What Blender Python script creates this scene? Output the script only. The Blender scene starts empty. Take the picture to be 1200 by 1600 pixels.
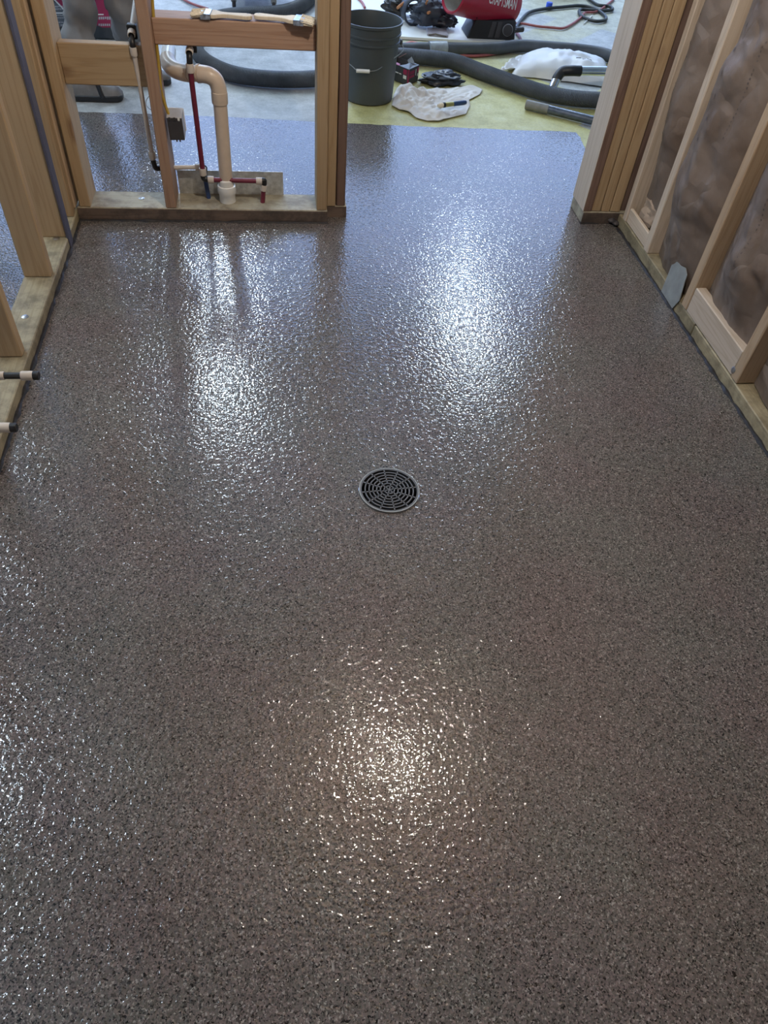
import bpy, bmesh, math, random
from math import sin, cos, pi, radians as R
from mathutils import Vector as V, Matrix, noise
from mathutils.geometry import tessellate_polygon
random.seed(7)
C = bpy.context.scene.collection
sc = bpy.context.scene

# ------------------------------------------------------------------ camera
F_PX, H = 1140.0, 1.4
_d = V((490 - 600, 800 - 1820, -F_PX)).normalized()
_f = V((399 - 600, 800 + 495, -F_PX)).normalized()
_u = -_d
_f = (_f - _u * _f.dot(_u)).normalized()
_r = _f.cross(_u)
M = Matrix((_r, _f, _u))                       # camera vector -> world vector
cam = bpy.data.cameras.new('camera'); cam_o = bpy.data.objects.new('camera', cam); C.objects.link(cam_o)
cam.sensor_fit = 'HORIZONTAL'; cam.sensor_width = 36; cam.lens = 36 * F_PX / 1200
cam.clip_start = .02
cam_o.matrix_world = Matrix.Translation((0, 0, H)) @ M.to_4x4()
sc.camera = cam_o
EYE = V((0, 0, H))
def ray(u, v): return M @ V((u - 600, 800 - v, -F_PX))
def flo(u, v, z=0.0):
    r = ray(u, v); return EYE + r * ((z - H) / r.z)
def onY(u, v, Y):
    r = ray(u, v); return EYE + r * (Y / r.y)
def onX(u, v, X):
    r = ray(u, v); return EYE + r * (X / r.x)

# ------------------------------------------------------------------ sky, exposure
w = bpy.data.worlds.new('sky'); sc.world = w; w.use_nodes = True
w.node_tree.nodes['Background'].inputs[0].default_value = (.37, .55, 1, 1)
w.node_tree.nodes['Background'].inputs[1].default_value = 3.0
sc.view_settings.view_transform = 'Standard'; sc.view_settings.look = 'None'
sc.view_settings.exposure = 0.0; sc.view_settings.gamma = 1; sc.view_settings.use_curve_mapping = False
sc.cycles.use_denoising = True; sc.cycles.denoising_prefilter = 'NONE'; sc.cycles.caustics_reflective = False; sc.cycles.caustics_refractive = False
sc.cycles.sample_clamp_indirect = 1.2; sc.cycles.blur_glossy = 1.0
STRIP_POWER = 72.0          # shop strip lights
BULB_POWER = 1700.0          # bare bulb of the framed room

# ------------------------------------------------------------------ helpers
WL = {}                                          # world origin of every object we make
def wl(o): return WL.get(o.name, V((0, 0, 0))) if o else V((0, 0, 0))
def link(o, parent=None, loc=(0, 0, 0)):
    C.objects.link(o); o.parent = parent
    o.location = V(loc) - wl(parent); WL[o.name] = V(loc); return o
def tag(o, label=None, cat=None, group=None, kind=None):
    if label: o['label'] = label
    if cat: o['category'] = cat
    if group: o['group'] = group
    if kind: o['kind'] = kind
    return o
def thing(name, label, cat, loc=(0, 0, 0), group=None):
    return tag(link(bpy.data.objects.new(name, None), None, loc), label, cat, group)
class MB:
    """collects faces in world coordinates, builds ONE mesh object"""
    def __init__(s): s.v, s.f = [], []
    def quad(s, *p):
        n = len(s.v); s.v += [V(q) for q in p]; s.f.append(tuple(range(n, n + len(p)))); return s
    def grid(s, fn, nu, nv, closeu=False, closev=False):
        n = len(s.v)
        for i in range(nu):
            for j in range(nv): s.v.append(V(fn(i, j)))
        for i in range(nu if closeu else nu - 1):
            for j in range(nv if closev else nv - 1):
                i2, j2 = (i + 1) % nu, (j + 1) % nv
                s.f.append((n + i * nv + j, n + i2 * nv + j, n + i2 * nv + j2, n + i * nv + j2))
        return n
    def prism(s, pts, off):
        """polygon extruded by a vector"""
        off = V(off); n = len(s.v); k = len(pts)
        s.v += [V(p) for p in pts] + [V(p) + off for p in pts]
        s.f.append(tuple(range(n, n + k))); s.f.append(tuple(reversed(range(n + k, n + 2 * k))))
        for i in range(k):
            j = (i + 1) % k; s.f.append((n + i, n + k + i, n + k + j, n + j))
        return s
    def box(s, lo, hi):
        x0, y0, z0 = lo; x1, y1, z1 = hi
        return s.prism([(x0, y0, z0), (x0, y1, z0), (x1, y1, z0), (x1, y0, z0)], (0, 0, z1 - z0))
    def tube(s, pts, rad, seg=12, caps=True, up=None, closed=False):
        pts = [V(p) for p in pts]; m = len(pts)
        rs = rad if isinstance(rad, (list, tuple)) else [rad] * m
        t0 = (pts[1] - pts[0]).normalized()
        a = (V((0, 0, 1)) if abs(t0.z) < .9 else V((1, 0, 0))).cross(t0).normalized()
        fr = []
        for i in range(m):
            if closed: t = pts[(i + 1) % m] - pts[i - 1]
            else: t = pts[min(i + 1, m - 1)] - pts[max(i - 1, 0)]
            t.normalize(); a = (a - t * a.dot(t)).normalized(); fr.append((a.copy(), t.cross(a)))
        n = s.grid(lambda i, j: pts[i] + (fr[i][0] * cos(2 * pi * j / seg) + fr[i][1] * sin(2 * pi * j / seg)) * rs[i], m, seg, closed, True)
        if caps and not closed:
            s.f.append(tuple(reversed(range(n, n + seg)))); s.f.append(tuple(range(n + (m - 1) * seg, n + m * seg)))
        return s
    def lathe(s, prof, base, axis=(0, 0, 1), seg=32, sx=1.0):
        """profile of (radius, height) round an axis through base"""
        ax = V(axis).normalized(); b = V(base)
        a = (V((1, 0, 0)) if abs(ax.x) < .8 else V((0, 0, 1))); a = (a - ax * a.dot(ax)).normalized(); c = ax.cross(a)
        n = s.grid(lambda i, j: b + ax * prof[i][1] + (a * cos(2 * pi * j / seg) * sx + c * sin(2 * pi * j / seg)) * prof[i][0], len(prof), seg, False, True)
        return s
    def build(s, name, m, parent=None, loc=None, smooth=True, bevel=0, solid=0, sub=0, angle=35):
        if loc is None: loc = wl(parent) if parent else V((0, 0, 0))
        loc = V(loc)
        me = bpy.data.meshes.new(name); me.from_pydata([v - loc for v in s.v], [], s.f)
        bm = bmesh.new(); bm.from_mesh(me)
        bmesh.ops.remove_doubles(bm, verts=bm.verts, dist=1e-6)
        bmesh.ops.recalc_face_normals(bm, faces=bm.faces)
        if bevel:
            es = [e for e in bm.edges if len(e.link_faces) == 2 and e.calc_face_angle(0) > .6]
            bmesh.ops.bevel(bm, geom=es, offset=bevel, segments=1, profile=.5, affect='EDGES')
        if smooth:
            for f in bm.faces: f.smooth = True
            for e in bm.edges:
                if len(e.link_faces) == 2 and e.calc_face_angle(0) > R(angle): e.smooth = False
        bm.to_mesh(me); bm.free()
        o = bpy.data.objects.new(name, me)
        me.materials.append(m)
        if solid:
            md = o.modifiers.new('solid', 'SOLIDIFY'); md.thickness = solid; md.offset = 0
        if sub:
            md = o.modifiers.new('sub', 'SUBSURF'); md.levels = sub; md.render_levels = sub
        return link(o, parent, loc)
def smoothpath(pts, n=8, closed=False):
    pts = [V(p) for p in pts]; out = []; m = len(pts)
    for i in range(m if closed else m - 1):
        g = (lambda k: pts[k % m]) if closed else (lambda k: pts[max(0, min(m - 1, k))])
        a, b, c, d = g(i - 1), g(i), g(i + 1), g(i + 2)
        for k in range(n):
            t = k / n
            out.append(.5 * ((2 * b) + (c - a) * t + (2 * a - 5 * b + 4 * c - d) * t * t + (3 * b - a - 3 * c + d) * t ** 3))
    if not closed: out.append(pts[-1])
    return out
def resample(pts, step):
    out = [pts[0].copy()]; acc = 0
    for a, b in zip(pts, pts[1:]):
        L = (b - a).length
        if L < 1e-9: continue
        p = step - acc
        while p <= L: out.append(a.lerp(b, p / L)); p += step
        acc = (acc + L) % step
    return out
def fbm(p, o=4):
    return noise.fractal(V(p), 1.0, 2.0, o)

# ------------------------------------------------------------------ materials
def new_mat(name):
    m = bpy.data.materials.new(name); m.use_nodes = True
    nt = m.node_tree; return m, nt, nt.nodes['Principled BSDF']
def nd(nt, t, **kw):
    n = nt.nodes.new(t)
    for k, v in kw.items():
        if k in n.inputs: n.inputs[k].default_value = v
        else: setattr(n, k, v)
    return n
def ramp(nt, src, stops, interp='LINEAR'):
    r = nt.nodes.new('ShaderNodeValToRGB'); cr = r.color_ramp; cr.interpolation = interp
    while len(cr.elements) < len(stops): cr.elements.new(.5)
    for e, (p, c) in zip(cr.elements, stops):
        e.position = p; e.color = (*c, 1) if len(c) == 3 else c
    nt.links.new(src, r.inputs[0]); return r.outputs[0]
def mixc(nt, fac, a, b, mode='MIX'):
    n = nt.nodes.new('ShaderNodeMix'); n.data_type = 'RGBA'; n.blend_type = mode
    for i, s in ((0, fac), (6, a), (7, b)):
        if hasattr(s, 'is_output'): nt.links.new(s, n.inputs[i])
        else: n.inputs[i].default_value = s if i == 0 else (*s, 1)
    return n.outputs[2]
def mth(nt, op, a, b=0.0, c=0.0):
    n = nt.nodes.new('ShaderNodeMath'); n.operation = op
    for i, s in enumerate((a, b, c)):
        if hasattr(s, 'is_output'): nt.links.new(s, n.inputs[i])
        else: n.inputs[i].default_value = s
    return n.outputs[0]
def plain(name, col, rough=.5, metal=0, var=.12, scale=30, bump=0, coat=0):
    """plain painted / plastic / metal surface with slight mottling"""
    m, nt, b = new_mat(name)
    tc = nd(nt, 'ShaderNodeTexCoord'); n = nd(nt, 'ShaderNodeTexNoise', Scale=scale, Detail=4.0)
    nt.links.new(tc.outputs['Object'], n.inputs['Vector'])
    c = ramp(nt, n.outputs[0], [(.3, [x * (1 - var) for x in col]), (.7, [min(1, x * (1 + var)) for x in col])])
    nt.links.new(c, b.inputs['Base Color']); b.inputs['Roughness'].default_value = rough; b.inputs['Metallic'].default_value = metal
    b.inputs['Coat Weight'].default_value = coat
    if bump:
        bp = nd(nt, 'ShaderNodeBump', Strength=bump, Distance=.004); nt.links.new(n.outputs[0], bp.inputs['Height']); nt.links.new(bp.outputs[0], b.inputs['Normal'])
    return m
def emit(name, col, s):
    m, nt, b = new_mat(name); b.inputs['Emission Color'].default_value = (*col, 1); b.inputs['Emission Strength'].default_value = s
    b.inputs['Base Color'].default_value = (.8, .8, .8, 1); return m
def wood(name, c1, c2, knot=.5, stain=None, rough=.65):
    """sawn softwood, grain along local Z, every board its own offset"""
    m, nt, b = new_mat(name)
    tc = nd(nt, 'ShaderNodeTexCoord'); oi = nd(nt, 'ShaderNodeObjectInfo')
    off = nd(nt, 'ShaderNodeVectorMath', operation='SCALE'); off.inputs[0].default_value = (3.1, 5.7, 9.3)
    sc_ = mth(nt, 'MULTIPLY', oi.outputs['Random'], 7.0); nt.links.new(sc_, off.inputs['Scale'])
    add = nd(nt, 'ShaderNodeVectorMath', operation='ADD'); nt.links.new(tc.outputs['Object'], add.inputs[0]); nt.links.new(off.outputs[0], add.inputs[1])
    # knots bend the grain round them
    mk = nd(nt, 'ShaderNodeMapping'); mk.inputs['Scale'].default_value = (5.5, 5.5, 2.6); nt.links.new(add.outputs[0], mk.inputs['Vector'])
    vo = nd(nt, 'ShaderNodeTexVoronoi', Scale=1.0, Randomness=1.0); nt.links.new(mk.outputs[0], vo.inputs['Vector'])
    kd = vo.outputs['Distance']
    mp = nd(nt, 'ShaderNodeMapping'); mp.inputs['Scale'].default_value = (26, 26, 1.1); nt.links.new(add.outputs[0], mp.inputs['Vector'])
    n1 = nd(nt, 'ShaderNodeTexNoise', Scale=1.0, Detail=3.0, Distortion=.25); nt.links.new(mp.outputs[0], n1.inputs['Vector'])
    pull = mth(nt, 'DIVIDE', .03, mth(nt, 'ADD', kd, .06))
    rings = mth(nt, 'SINE', mth(nt, 'MULTIPLY', mth(nt, 'ADD', n1.outputs[0], pull), 42.0))
    mf = nd(nt, 'ShaderNodeMapping'); mf.inputs['Scale'].default_value = (420, 420, 9); nt.links.new(add.outputs[0], mf.inputs['Vector'])
    n2 = nd(nt, 'ShaderNodeTexNoise', Scale=1.0, Detail=2.0); nt.links.new(mf.outputs[0], n2.inputs['Vector'])
    g = mth(nt, 'ADD', mth(nt, 'MULTIPLY', mth(nt, 'POWER', mth(nt, 'MULTIPLY_ADD', rings, .5, .5), 3.0), .45), mth(nt, 'MULTIPLY', n2.outputs[0], .45))
    col = ramp(nt, g, [(.1, c1), (.85, c2)])
    big = nd(nt, 'ShaderNodeTexNoise', Scale=6.0, Detail=3.0); nt.links.new(add.outputs[0], big.inputs['Vector'])
    col = mixc(nt, mth(nt, 'MULTIPLY', big.outputs[0], .35), col, [x * .72 for x in c1])
    kf = ramp(nt, kd, [(.09, (1, 1, 1)), (.16, (0, 0, 0))])
    col = mixc(nt, mth(nt, 'MULTIPLY', kf, knot), col, (.10, .035, .018))
    if stain:
        s = nd(nt, 'ShaderNodeTexNoise', Scale=14.0, Detail=6.0, Roughness=.7); nt.links.new(add.outputs[0], s.inputs['Vector'])
        col = mixc(nt, ramp(nt, s.outputs[0], [(.42, (0, 0, 0)), (.62, (.8, .8, .8))]), col, stain)
    tone = mth(nt, 'MULTIPLY_ADD', oi.outputs['Random'], .24, .88)
    hs = nd(nt, 'ShaderNodeHueSaturation'); nt.links.new(tone, hs.inputs['Value']); nt.links.new(col, hs.inputs['Color'])
    nt.links.new(hs.outputs[0], b.inputs['Base Color']); b.inputs['Roughness'].default_value = rough
    bp = nd(nt, 'ShaderNodeBump', Strength=.25, Distance=.002); nt.links.new(g, bp.inputs['Height']); nt.links.new(bp.outputs[0], b.inputs['Normal'])
    return m
def flake_floor():
    """broadcast epoxy flake under a glossy orange-peel clear coat"""
    m, nt, b = new_mat('epoxy_flake')
    tc = nd(nt, 'ShaderNodeTexCoord')
    dn = nd(nt, 'ShaderNodeTexNoise', Scale=240.0, Detail=2.0); nt.links.new(tc.outputs['Object'], dn.inputs['Vector'])
    dm = nd(nt, 'ShaderNodeVectorMath', operation='MULTIPLY_ADD'); nt.links.new(dn.outputs['Color'], dm.inputs[0]); dm.inputs[1].default_value = (.006, .006, 0); nt.links.new(tc.outputs['Object'], dm.inputs[2])
    v1 = nd(nt, 'ShaderNodeTexVoronoi', Scale=290.0, voronoi_dimensions='2D'); nt.links.new(dm.outputs[0], v1.inputs['Vector'])
    v2 = nd(nt, 'ShaderNodeTexVoronoi', Scale=470.0, voronoi_dimensions='2D'); nt.links.new(dm.outputs[0], v2.inputs['Vector'])
    s1 = nd(nt, 'ShaderNodeSeparateColor'); nt.links.new(v1.outputs['Color'], s1.inputs[0])
    s2 = nd(nt, 'ShaderNodeSeparateColor'); nt.links.new(v2.outputs['Color'], s2.inputs[0])
    ca = ramp(nt, s1.outputs[0], [(0, (.012, .012, .013)), (.09, (.06, .056, .056)), (.3, (.125, .112, .11)), (.55, (.18, .152, .148)), (.8, (.13, .124, .115)), (.93, (.31, .295, .28))], 'CONSTANT')
    cb = ramp(nt, s2.outputs[1], [(0, (.03, .03, .032)), (.15, (.10, .093, .088)), (.5, (.165, .138, .137)), (.75, (.118, .118, .11)), (.9, (.27, .255, .245))], 'CONSTANT')
    col = mixc(nt, ramp(nt, s2.outputs[2], [(.45, (0, 0, 0)), (.5, (1, 1, 1))]), ca, cb)
    pn = nd(nt, 'ShaderNodeTexNoise', Scale=4.0, Detail=3.0); nt.links.new(tc.outputs['Object'], pn.inputs['Vector'])
    col = mixc(nt, 1.0, col, ramp(nt, pn.outputs[0], [(.35, (1.0, .93, .92)), (.65, (.97, 1.0, .95))]), 'MULTIPLY')
    nt.links.new(col, b.inputs['Base Color'])
    b.inputs['Roughness'].default_value = .42; b.inputs['Specular IOR Level'].default_value = .05; b.inputs['IOR'].default_value = 1.5; b.inputs['Coat Weight'].default_value = 1; b.inputs['Coat Roughness'].default_value = .02; b.inputs['Coat IOR'].default_value = 1.52
    n1 = nd(nt, 'ShaderNodeTexNoise', Scale=122.0, Detail=.5, noise_dimensions='2D'); nt.links.new(tc.outputs['Object'], n1.inputs['Vector'])
    n2 = nd(nt, 'ShaderNodeTexNoise', Scale=250.0, Detail=.5, noise_dimensions='2D'); nt.links.new(tc.outputs['Object'], n2.inputs['Vector'])
    n3 = nd(nt, 'ShaderNodeTexNoise', Scale=70.0, Detail=1.0, noise_dimensions='2D'); nt.links.new(tc.outputs['Object'], n3.inputs['Vector'])
    pits = ramp(nt, n3.outputs[0], [(.48, (0, 0, 0)), (.72, (1, 1, 1))])
    h = mth(nt, 'ADD', n1.outputs[0], mth(nt, 'MULTIPLY', mth(nt, 'MULTIPLY', n2.outputs[0], pits), 1.2))
    bp = nd(nt, 'ShaderNodeBump', Strength=1.0, Distance=.0006); nt.links.new(h, bp.inputs['Height']); nt.links.new(bp.outputs[0], b.inputs['Coat Normal']); nt.links.new(bp.outputs[0], b.inputs['Normal'])
    return m
def concrete_mat():
    """grey slab, yellowed by old coating east of the doorway, scrubbed diamonds left bare"""
    m, nt, b = new_mat('stained_concrete')
    tc = nd(nt, 'ShaderNodeTexCoord'); O = tc.outputs['Object']
    n = nd(nt, 'ShaderNodeTexNoise', Scale=9.0, Detail=9.0, Roughness=.7); nt.links.new(O, n.inputs['Vector'])
    grey = ramp(nt, n.outputs[0], [(.3, (.30, .31, .31)), (.55, (.46, .48, .48)), (.75, (.62, .64, .63))])
    yel = ramp(nt, n.outputs[0], [(.3, (.38, .345, .13)), (.5, (.55, .52, .22)), (.75, (.64, .63, .36))])
    sp = nd(nt, 'ShaderNodeSeparateXYZ'); nt.links.new(O, sp.inputs[0]); X, Y = sp.outputs[0], sp.outputs[1]
    n3 = nd(nt, 'ShaderNodeTexNoise', Scale=3.0, Detail=6.0, Roughness=.6); nt.links.new(O, n3.inputs['Vector'])
    edge = mth(nt, 'ADD', X, mth(nt, 'MULTIPLY', mth(nt, 'SUBTRACT', n3.outputs[0], .5), .5))
    f = ramp(nt, edge, [(.30, (0, 0, 0)), (.42, (1, 1, 1))])
    fade = ramp(nt, mth(nt, 'ADD', mth(nt, 'MULTIPLY', Y, .1), mth(nt, 'MULTIPLY', mth(nt, 'SUBTRACT', n3.outputs[0], .5), .25)), [(.44, (1, 1, 1)), (.54, (.35, .35, .35))])
    f = mixc(nt, 1.0, f, fade, 'MULTIPLY')
    # bare diamond patches where the coating was ground off
    for (cx, cy, r) in ((1.86, 3.85, .30), (2.25, 5.1, .42), (1.75, 4.55, .26), (1.55, 5.75, .45)):
        d = mth(nt, 'ADD', mth(nt, 'ABSOLUTE', mth(nt, 'SUBTRACT', X, cx)), mth(nt, 'MULTIPLY', mth(nt, 'ABSOLUTE', mth(nt, 'SUBTRACT', Y, cy)), .9))
        k = ramp(nt, mth(nt, 'DIVIDE', d, r), [(.95, (0, 0, 0)), (1.0, (1, 1, 1))])
        f = mixc(nt, 1.0, f, k, 'MULTIPLY')
    fine = nd(nt, 'ShaderNodeTexNoise', Scale=120.0, Detail=5.0, Roughness=.75); nt.links.new(O, fine.inputs['Vector'])
    col = mixc(nt, f, grey, yel)
    col = mixc(nt, 1.0, col, ramp(nt, fine.outputs[0], [(.3, (.72, .72, .72)), (.6, (1, 1, 1))]), 'MULTIPLY')
    nt.links.new(col, b.inputs['Base Color']); b.inputs['Roughness'].default_value = .55
    bp = nd(nt, 'ShaderNodeBump', Strength=.3, Distance=.003); nt.links.new(fine.outputs[0], bp.inputs['Height']); nt.links.new(bp.outputs[0], b.inputs['Normal'])
    return m
def kraft_mat():
    m, nt, b = new_mat('kraft_paper')
    tc = nd(nt, 'ShaderNodeTexCoord'); O = tc.outputs['Object']
    n = nd(nt, 'ShaderNodeTexNoise', Scale=5.0, Detail=6.0, Roughness=.6); nt.links.new(O, n.inputs['Vector'])
    col = ramp(nt, n.outputs[0], [(.3, (.135, .095, .07)), (.5, (.185, .142, .115)), (.7, (.225, .185, .16))])
    nt.links.new(col, b.inputs['Base Color']); b.inputs['Roughness'].default_value = .5
    f = nd(nt, 'ShaderNodeTexNoise', Scale=28.0, Detail=5.0, Roughness=.6); nt.links.new(O, f.inputs['Vector'])
    wv = nd(nt, 'ShaderNodeTexNoise', Scale=6.0, Detail=2.0); nt.links.new(O, wv.inputs['Vector'])
    wa = nd(nt, 'ShaderNodeVectorMath', operation='MULTIPLY_ADD'); nt.links.new(wv.outputs['Color'], wa.inputs[0]); wa.inputs[1].default_value = (.16, .16, .16); nt.links.new(O, wa.inputs[2])
    vc = nd(nt, 'ShaderNodeTexVoronoi', Scale=6.5, feature='DISTANCE_TO_EDGE'); nt.links.new(wa.outputs[0], vc.inputs['Vector'])
    cr = mth(nt, 'MULTIPLY', mth(nt, 'MINIMUM', vc.outputs['Distance'], .22), ramp(nt, wv.outputs[0], [(.42, (.12, .12, .12)), (.62, (1, 1, 1))]))
    b0 = nd(nt, 'ShaderNodeBump', Strength=.55, Distance=.05); nt.links.new(cr, b0.inputs['Height'])
    bp = nd(nt, 'ShaderNodeBump', Strength=.45, Distance=.006); nt.links.new(b0.outputs[0], bp.inputs['Normal']); nt.links.new(f.outputs[0], bp.inputs['Height']); nt.links.new(bp.outputs[0], b.inputs['Normal'])
    return m
def cloth_mat(name, c1, c2, scale=6, weave=900):
    m, nt, b = new_mat(name)
    tc = nd(nt, 'ShaderNodeTexCoord'); O = tc.outputs['Object']
    n = nd(nt, 'ShaderNodeTexNoise', Scale=scale, Detail=5.0); nt.links.new(O, n.inputs['Vector'])
    nt.links.new(ramp(nt, n.outputs[0], [(.35, c1), (.65, c2)]), b.inputs['Base Color']); b.inputs['Roughness'].default_value = .9
    f = nd(nt, 'ShaderNodeTexNoise', Scale=weave, Detail=1.0); nt.links.new(O, f.inputs['Vector'])
    bp = nd(nt, 'ShaderNodeBump', Strength=.2, Distance=.001); nt.links.new(f.outputs[0], bp.inputs['Height']); nt.links.new(bp.outputs[0], b.inputs['Normal'])
    return m
FLAKE, CONC, KRAFT = flake_floor(), concrete_mat(), kraft_mat()
PINE = wood('pine_pale', (.50, .37, .245), (.39, .265, .16))
FIR = wood('fir_pink', (.40, .26, .18), (.29, .165, .105))
AMBER = wood('pine_amber', (.44, .32, .19), (.34, .225, .12))
BROWN = wood('weathered_gap_brown', (.20, .13, .10), (.10, .055, .042))
WHITEW = wood('pine_white', (.62, .52, .42), (.48, .38, .28), knot=.3)
TREAT = wood('treated_pine', (.38, .325, .21), (.27, .22, .13), knot=.2, stain=(.14, .115, .07))
TREATD = wood('treated_pale', (.50, .46, .35), (.40, .36, .26), knot=.2, stain=(.20, .17, .13))
STAIN_SHADE = wood('dirty_shaded_edge', (.17, .125, .10), (.10, .07, .055), knot=.2, stain=(.05, .04, .035))  # plate fronts: sealant stain and shade together in one dark colour
PVC = plain('beige_pvc', (.62, .51, .41), .35, var=.06)
PVCW = plain('white_pvc', (.82, .82, .80), .35, var=.04)
PEXR = plain('red_pex', (.15, .018, .042), .4)
PEXW = plain('white_pex', (.60, .54, .49), .45)
PEXB = plain('blue_pex', (.03, .06, .16), .4)
RING = plain('beige_ring', (.60, .54, .48), .5, var=.05)
BLACK = plain('black_plastic', (.012, .012, .014), .45)
DGREY = plain('dark_grey_plastic', (.045, .042, .046), .5)
HOSE = plain('grey_hose', (.058, .066, .08), .55, var=.25, scale=14)
CHROME = plain('chrome', (.75, .75, .76), .12, 1, var=.05)
GALV = plain('galvanized', (.55, .56, .55), .45, .55, var=.25, scale=60)
STEEL = plain('steel', (.5, .5, .5), .35, 1)
BUCKET = plain('grey_bucket', (.058, .068, .072), .45, var=.08, scale=8)
RED = plain('heater_red', (.36, .012, .04), .35, var=.08)
MAGENTA = plain('carton_red', (.30, .015, .07), .5, var=.08)
CARTON = plain('carton_charcoal', (.04, .045, .052), .5)
WHITEP = plain('white_print', (.75, .74, .74), .5, var=.03)
WHITEB = plain('white_board', (.78, .80, .78), .55, var=.06, scale=3)
BAGM = plain('white_sack', (.66, .67, .69), .4, var=.06, scale=8, bump=.25)
RAG = cloth_mat('rag_cloth', (.60, .56, .52), (.74, .73, .72), 5)
TROUS = cloth_mat('grey_trousers', (.19, .18, .175), (.27, .255, .25), 4)
SHIRT = cloth_mat('grey_shirt', (.09, .10, .12), (.12, .13, .15), 4)
SKIN = plain('skin', (.46, .27, .20), .5, var=.08)
HAIR = plain('hair', (.03, .02, .015), .7)
LEATHER = plain('boot_leather', (.17, .16, .155), .6, var=.3, scale=18)
NAVY = plain('black_bag', (.014, .016, .024), .35, var=.3)
DWEB = plain('dark_webbing', (.028, .036, .055), .6, var=.3)
ORANGE = plain('orange_leather', (.42, .17, .06), .6)
CORD = plain('black_cord', (.02, .024, .026), .5)
CORDR = plain('red_cord', (.33, .09, .09), .5)
CORDS = plain('salmon_hose', (.60, .20, .17), .5)
CABLE = plain('yellow_cable', (.42, .29, .05), .45)
TAPE = plain('duct_tape', (.30, .34, .38), .4, var=.2)
BRISTLE = plain('bristle', (.74, .66, .52), .8, var=.3, scale=300)
BIRCH = wood('birch_handle', (.78, .68, .53), (.70, .58, .43), knot=0)
BLUEH = plain('blue_handle', (.02, .05, .14), .4)
BRASS = plain('olive_ferrule', (.35, .32, .12), .4, .5)
SEAL = plain('dark_sealant', (.028, .026, .028), .35, var=.4, scale=80)
GASKET = plain('blue_grey_foam', (.085, .085, .125), .7)
DRY = plain('drywall', (.60, .59, .57), .85, var=.03, scale=3)
SHOPW = plain('shop_wall', (.66, .70, .74), .8, var=.04, scale=2)
SHEATH = wood('sheathing', (.40, .27, .15), (.28, .17, .09))
LENS = emit('strip_diffuser', (.72, .87, 1.0), STRIP_POWER)
BULB = emit('bulb_glass', (1.0, .92, .81), BULB_POWER)

def board(name, parent, lo, hi, m, bevel=.003, lean=None):
    """one sawn board: origin at its middle, grain along local Z"""
    d = [b - a for a, b in zip(lo, hi)]; c = V([(a + b) / 2 for a, b in zip(lo, hi)])
    ax = d.index(max(d))
    l = (d[2], d[1], d[0]) if ax == 0 else (d[0], d[2], d[1]) if ax == 1 else tuple(d)
    mb = MB().box([-x / 2 for x in l], [x / 2 for x in l])
    o = mb.build(name, m, None, (0, 0, 0), smooth=False, bevel=bevel)
    if ax == 0: o.rotation_euler = (0, pi / 2, 0)
    if ax == 1: o.rotation_euler = (pi / 2, 0, 0)
    if lean: o.rotation_euler = lean
    o.parent = parent; o.location = c - wl(parent); WL[o.name] = c
    return o
def struct(name): return tag(link(bpy.data.objects.new(name, None)), kind='structure')

# ================================================================== SETTING
YF, YB = 2.77, 2.905            # front wall: room face, shop face
XL = -.738                      # left wall, room face
XR = 1.405                      # right wall, room face
TOP = 2.44
DRAIN = flo(608, 767); DR = .079

# --- concrete slab of the shop, then the flake coating that ends past the doorway
so_out = [V((-7, -3, -.0035)), V((7, -3, -.0035)), V((7, 10.55, -.0035)), V((-7, 10.55, -.0035))]
so_hole = [V((DRAIN.x + (DR + .002) * cos(-2 * pi * k / 48), DRAIN.y + (DR + .002) * sin(-2 * pi * k / 48), -.0035)) for k in range(48)]
slab = MB(); slab.v = so_out + so_hole; slab.f = [tuple(q) for q in tessellate_polygon([so_out, so_hole])]; so = slab.build('floor_concrete', CONC, smooth=False); tag(so, kind='structure')
edge = [flo(u, v) for u, v in ((100, 174), (200, 177), (300, 180.5), (420, 186), (545, 193), (640, 197), (760, 201), (900, 206.5), (906, 214), (917, 240), (935, 285))]
rng = random.Random(3)
jag = []
for a, b in zip(edge, edge[1:]):
    for k in range(6):
        p = a.lerp(b, k / 6); jag.append(V((p.x + rng.uniform(-.004, .004), p.y + rng.uniform(-.004, .004), 0)))
outline = [V((-4, 4.12, 0)), *jag, V((1.7, 3.2, 0)), V((1.7, 2.6, 0)), V((1.5, 2.6, 0)), V((1.5, -1.4, 0)), V((-4, -1.4, 0))]
hole = [V((DRAIN.x + (DR + .002) * cos(-2 * pi * k / 48), DRAIN.y + (DR + .002) * sin(-2 * pi * k / 48), 0)) for k in range(48)]
tri = tessellate_polygon([outline, hole]); allp = outline + hole
fm = MB(); fm.v = [p.copy() for p in allp]; fm.f = [tuple(t) for t in tri]
no = len(outline)
for i in range(no):               # the coating's edge has thickness
    j = (i + 1) % no; a, b = outline[i], outline[j]; fm.quad(a, b, b - V((0, 0, .0035)), a - V((0, 0, .0035)))
floor = fm.build('floor', FLAKE, smooth=False); tag(floor, kind='structure')
for (p, q, s) in (((XL + .002, YF, 0), (XL + .002, -1.2, 0), 1), ((XR - .002, YF - .02, 0), (XR - .002, -1.2, 0), 2), ((XL, YF - .003, 0), (.2, YF - .003, 0), 3), ((1.25, 2.795, 0), (XR, 2.8, 0), 4)):
    L = (V(q) - V(p)).length; n = int(L / .012)
    pts = [V(p).lerp(V(q), k / n) for k in range(n + 1)]
    nrm = (V(q) - V(p)).cross(V((0, 0, 1))).normalized()
    pts = [a + nrm * .004 * fbm((k * .33, s * 9, 0)) for k, a in enumerate(pts)]
    MB().tube(pts, [max(.0015, .007 + .006 * fbm((k * .21, s * 5, 3))) for k in range(n + 1)], 6).build('sealant_bead', SEAL, floor)

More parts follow.
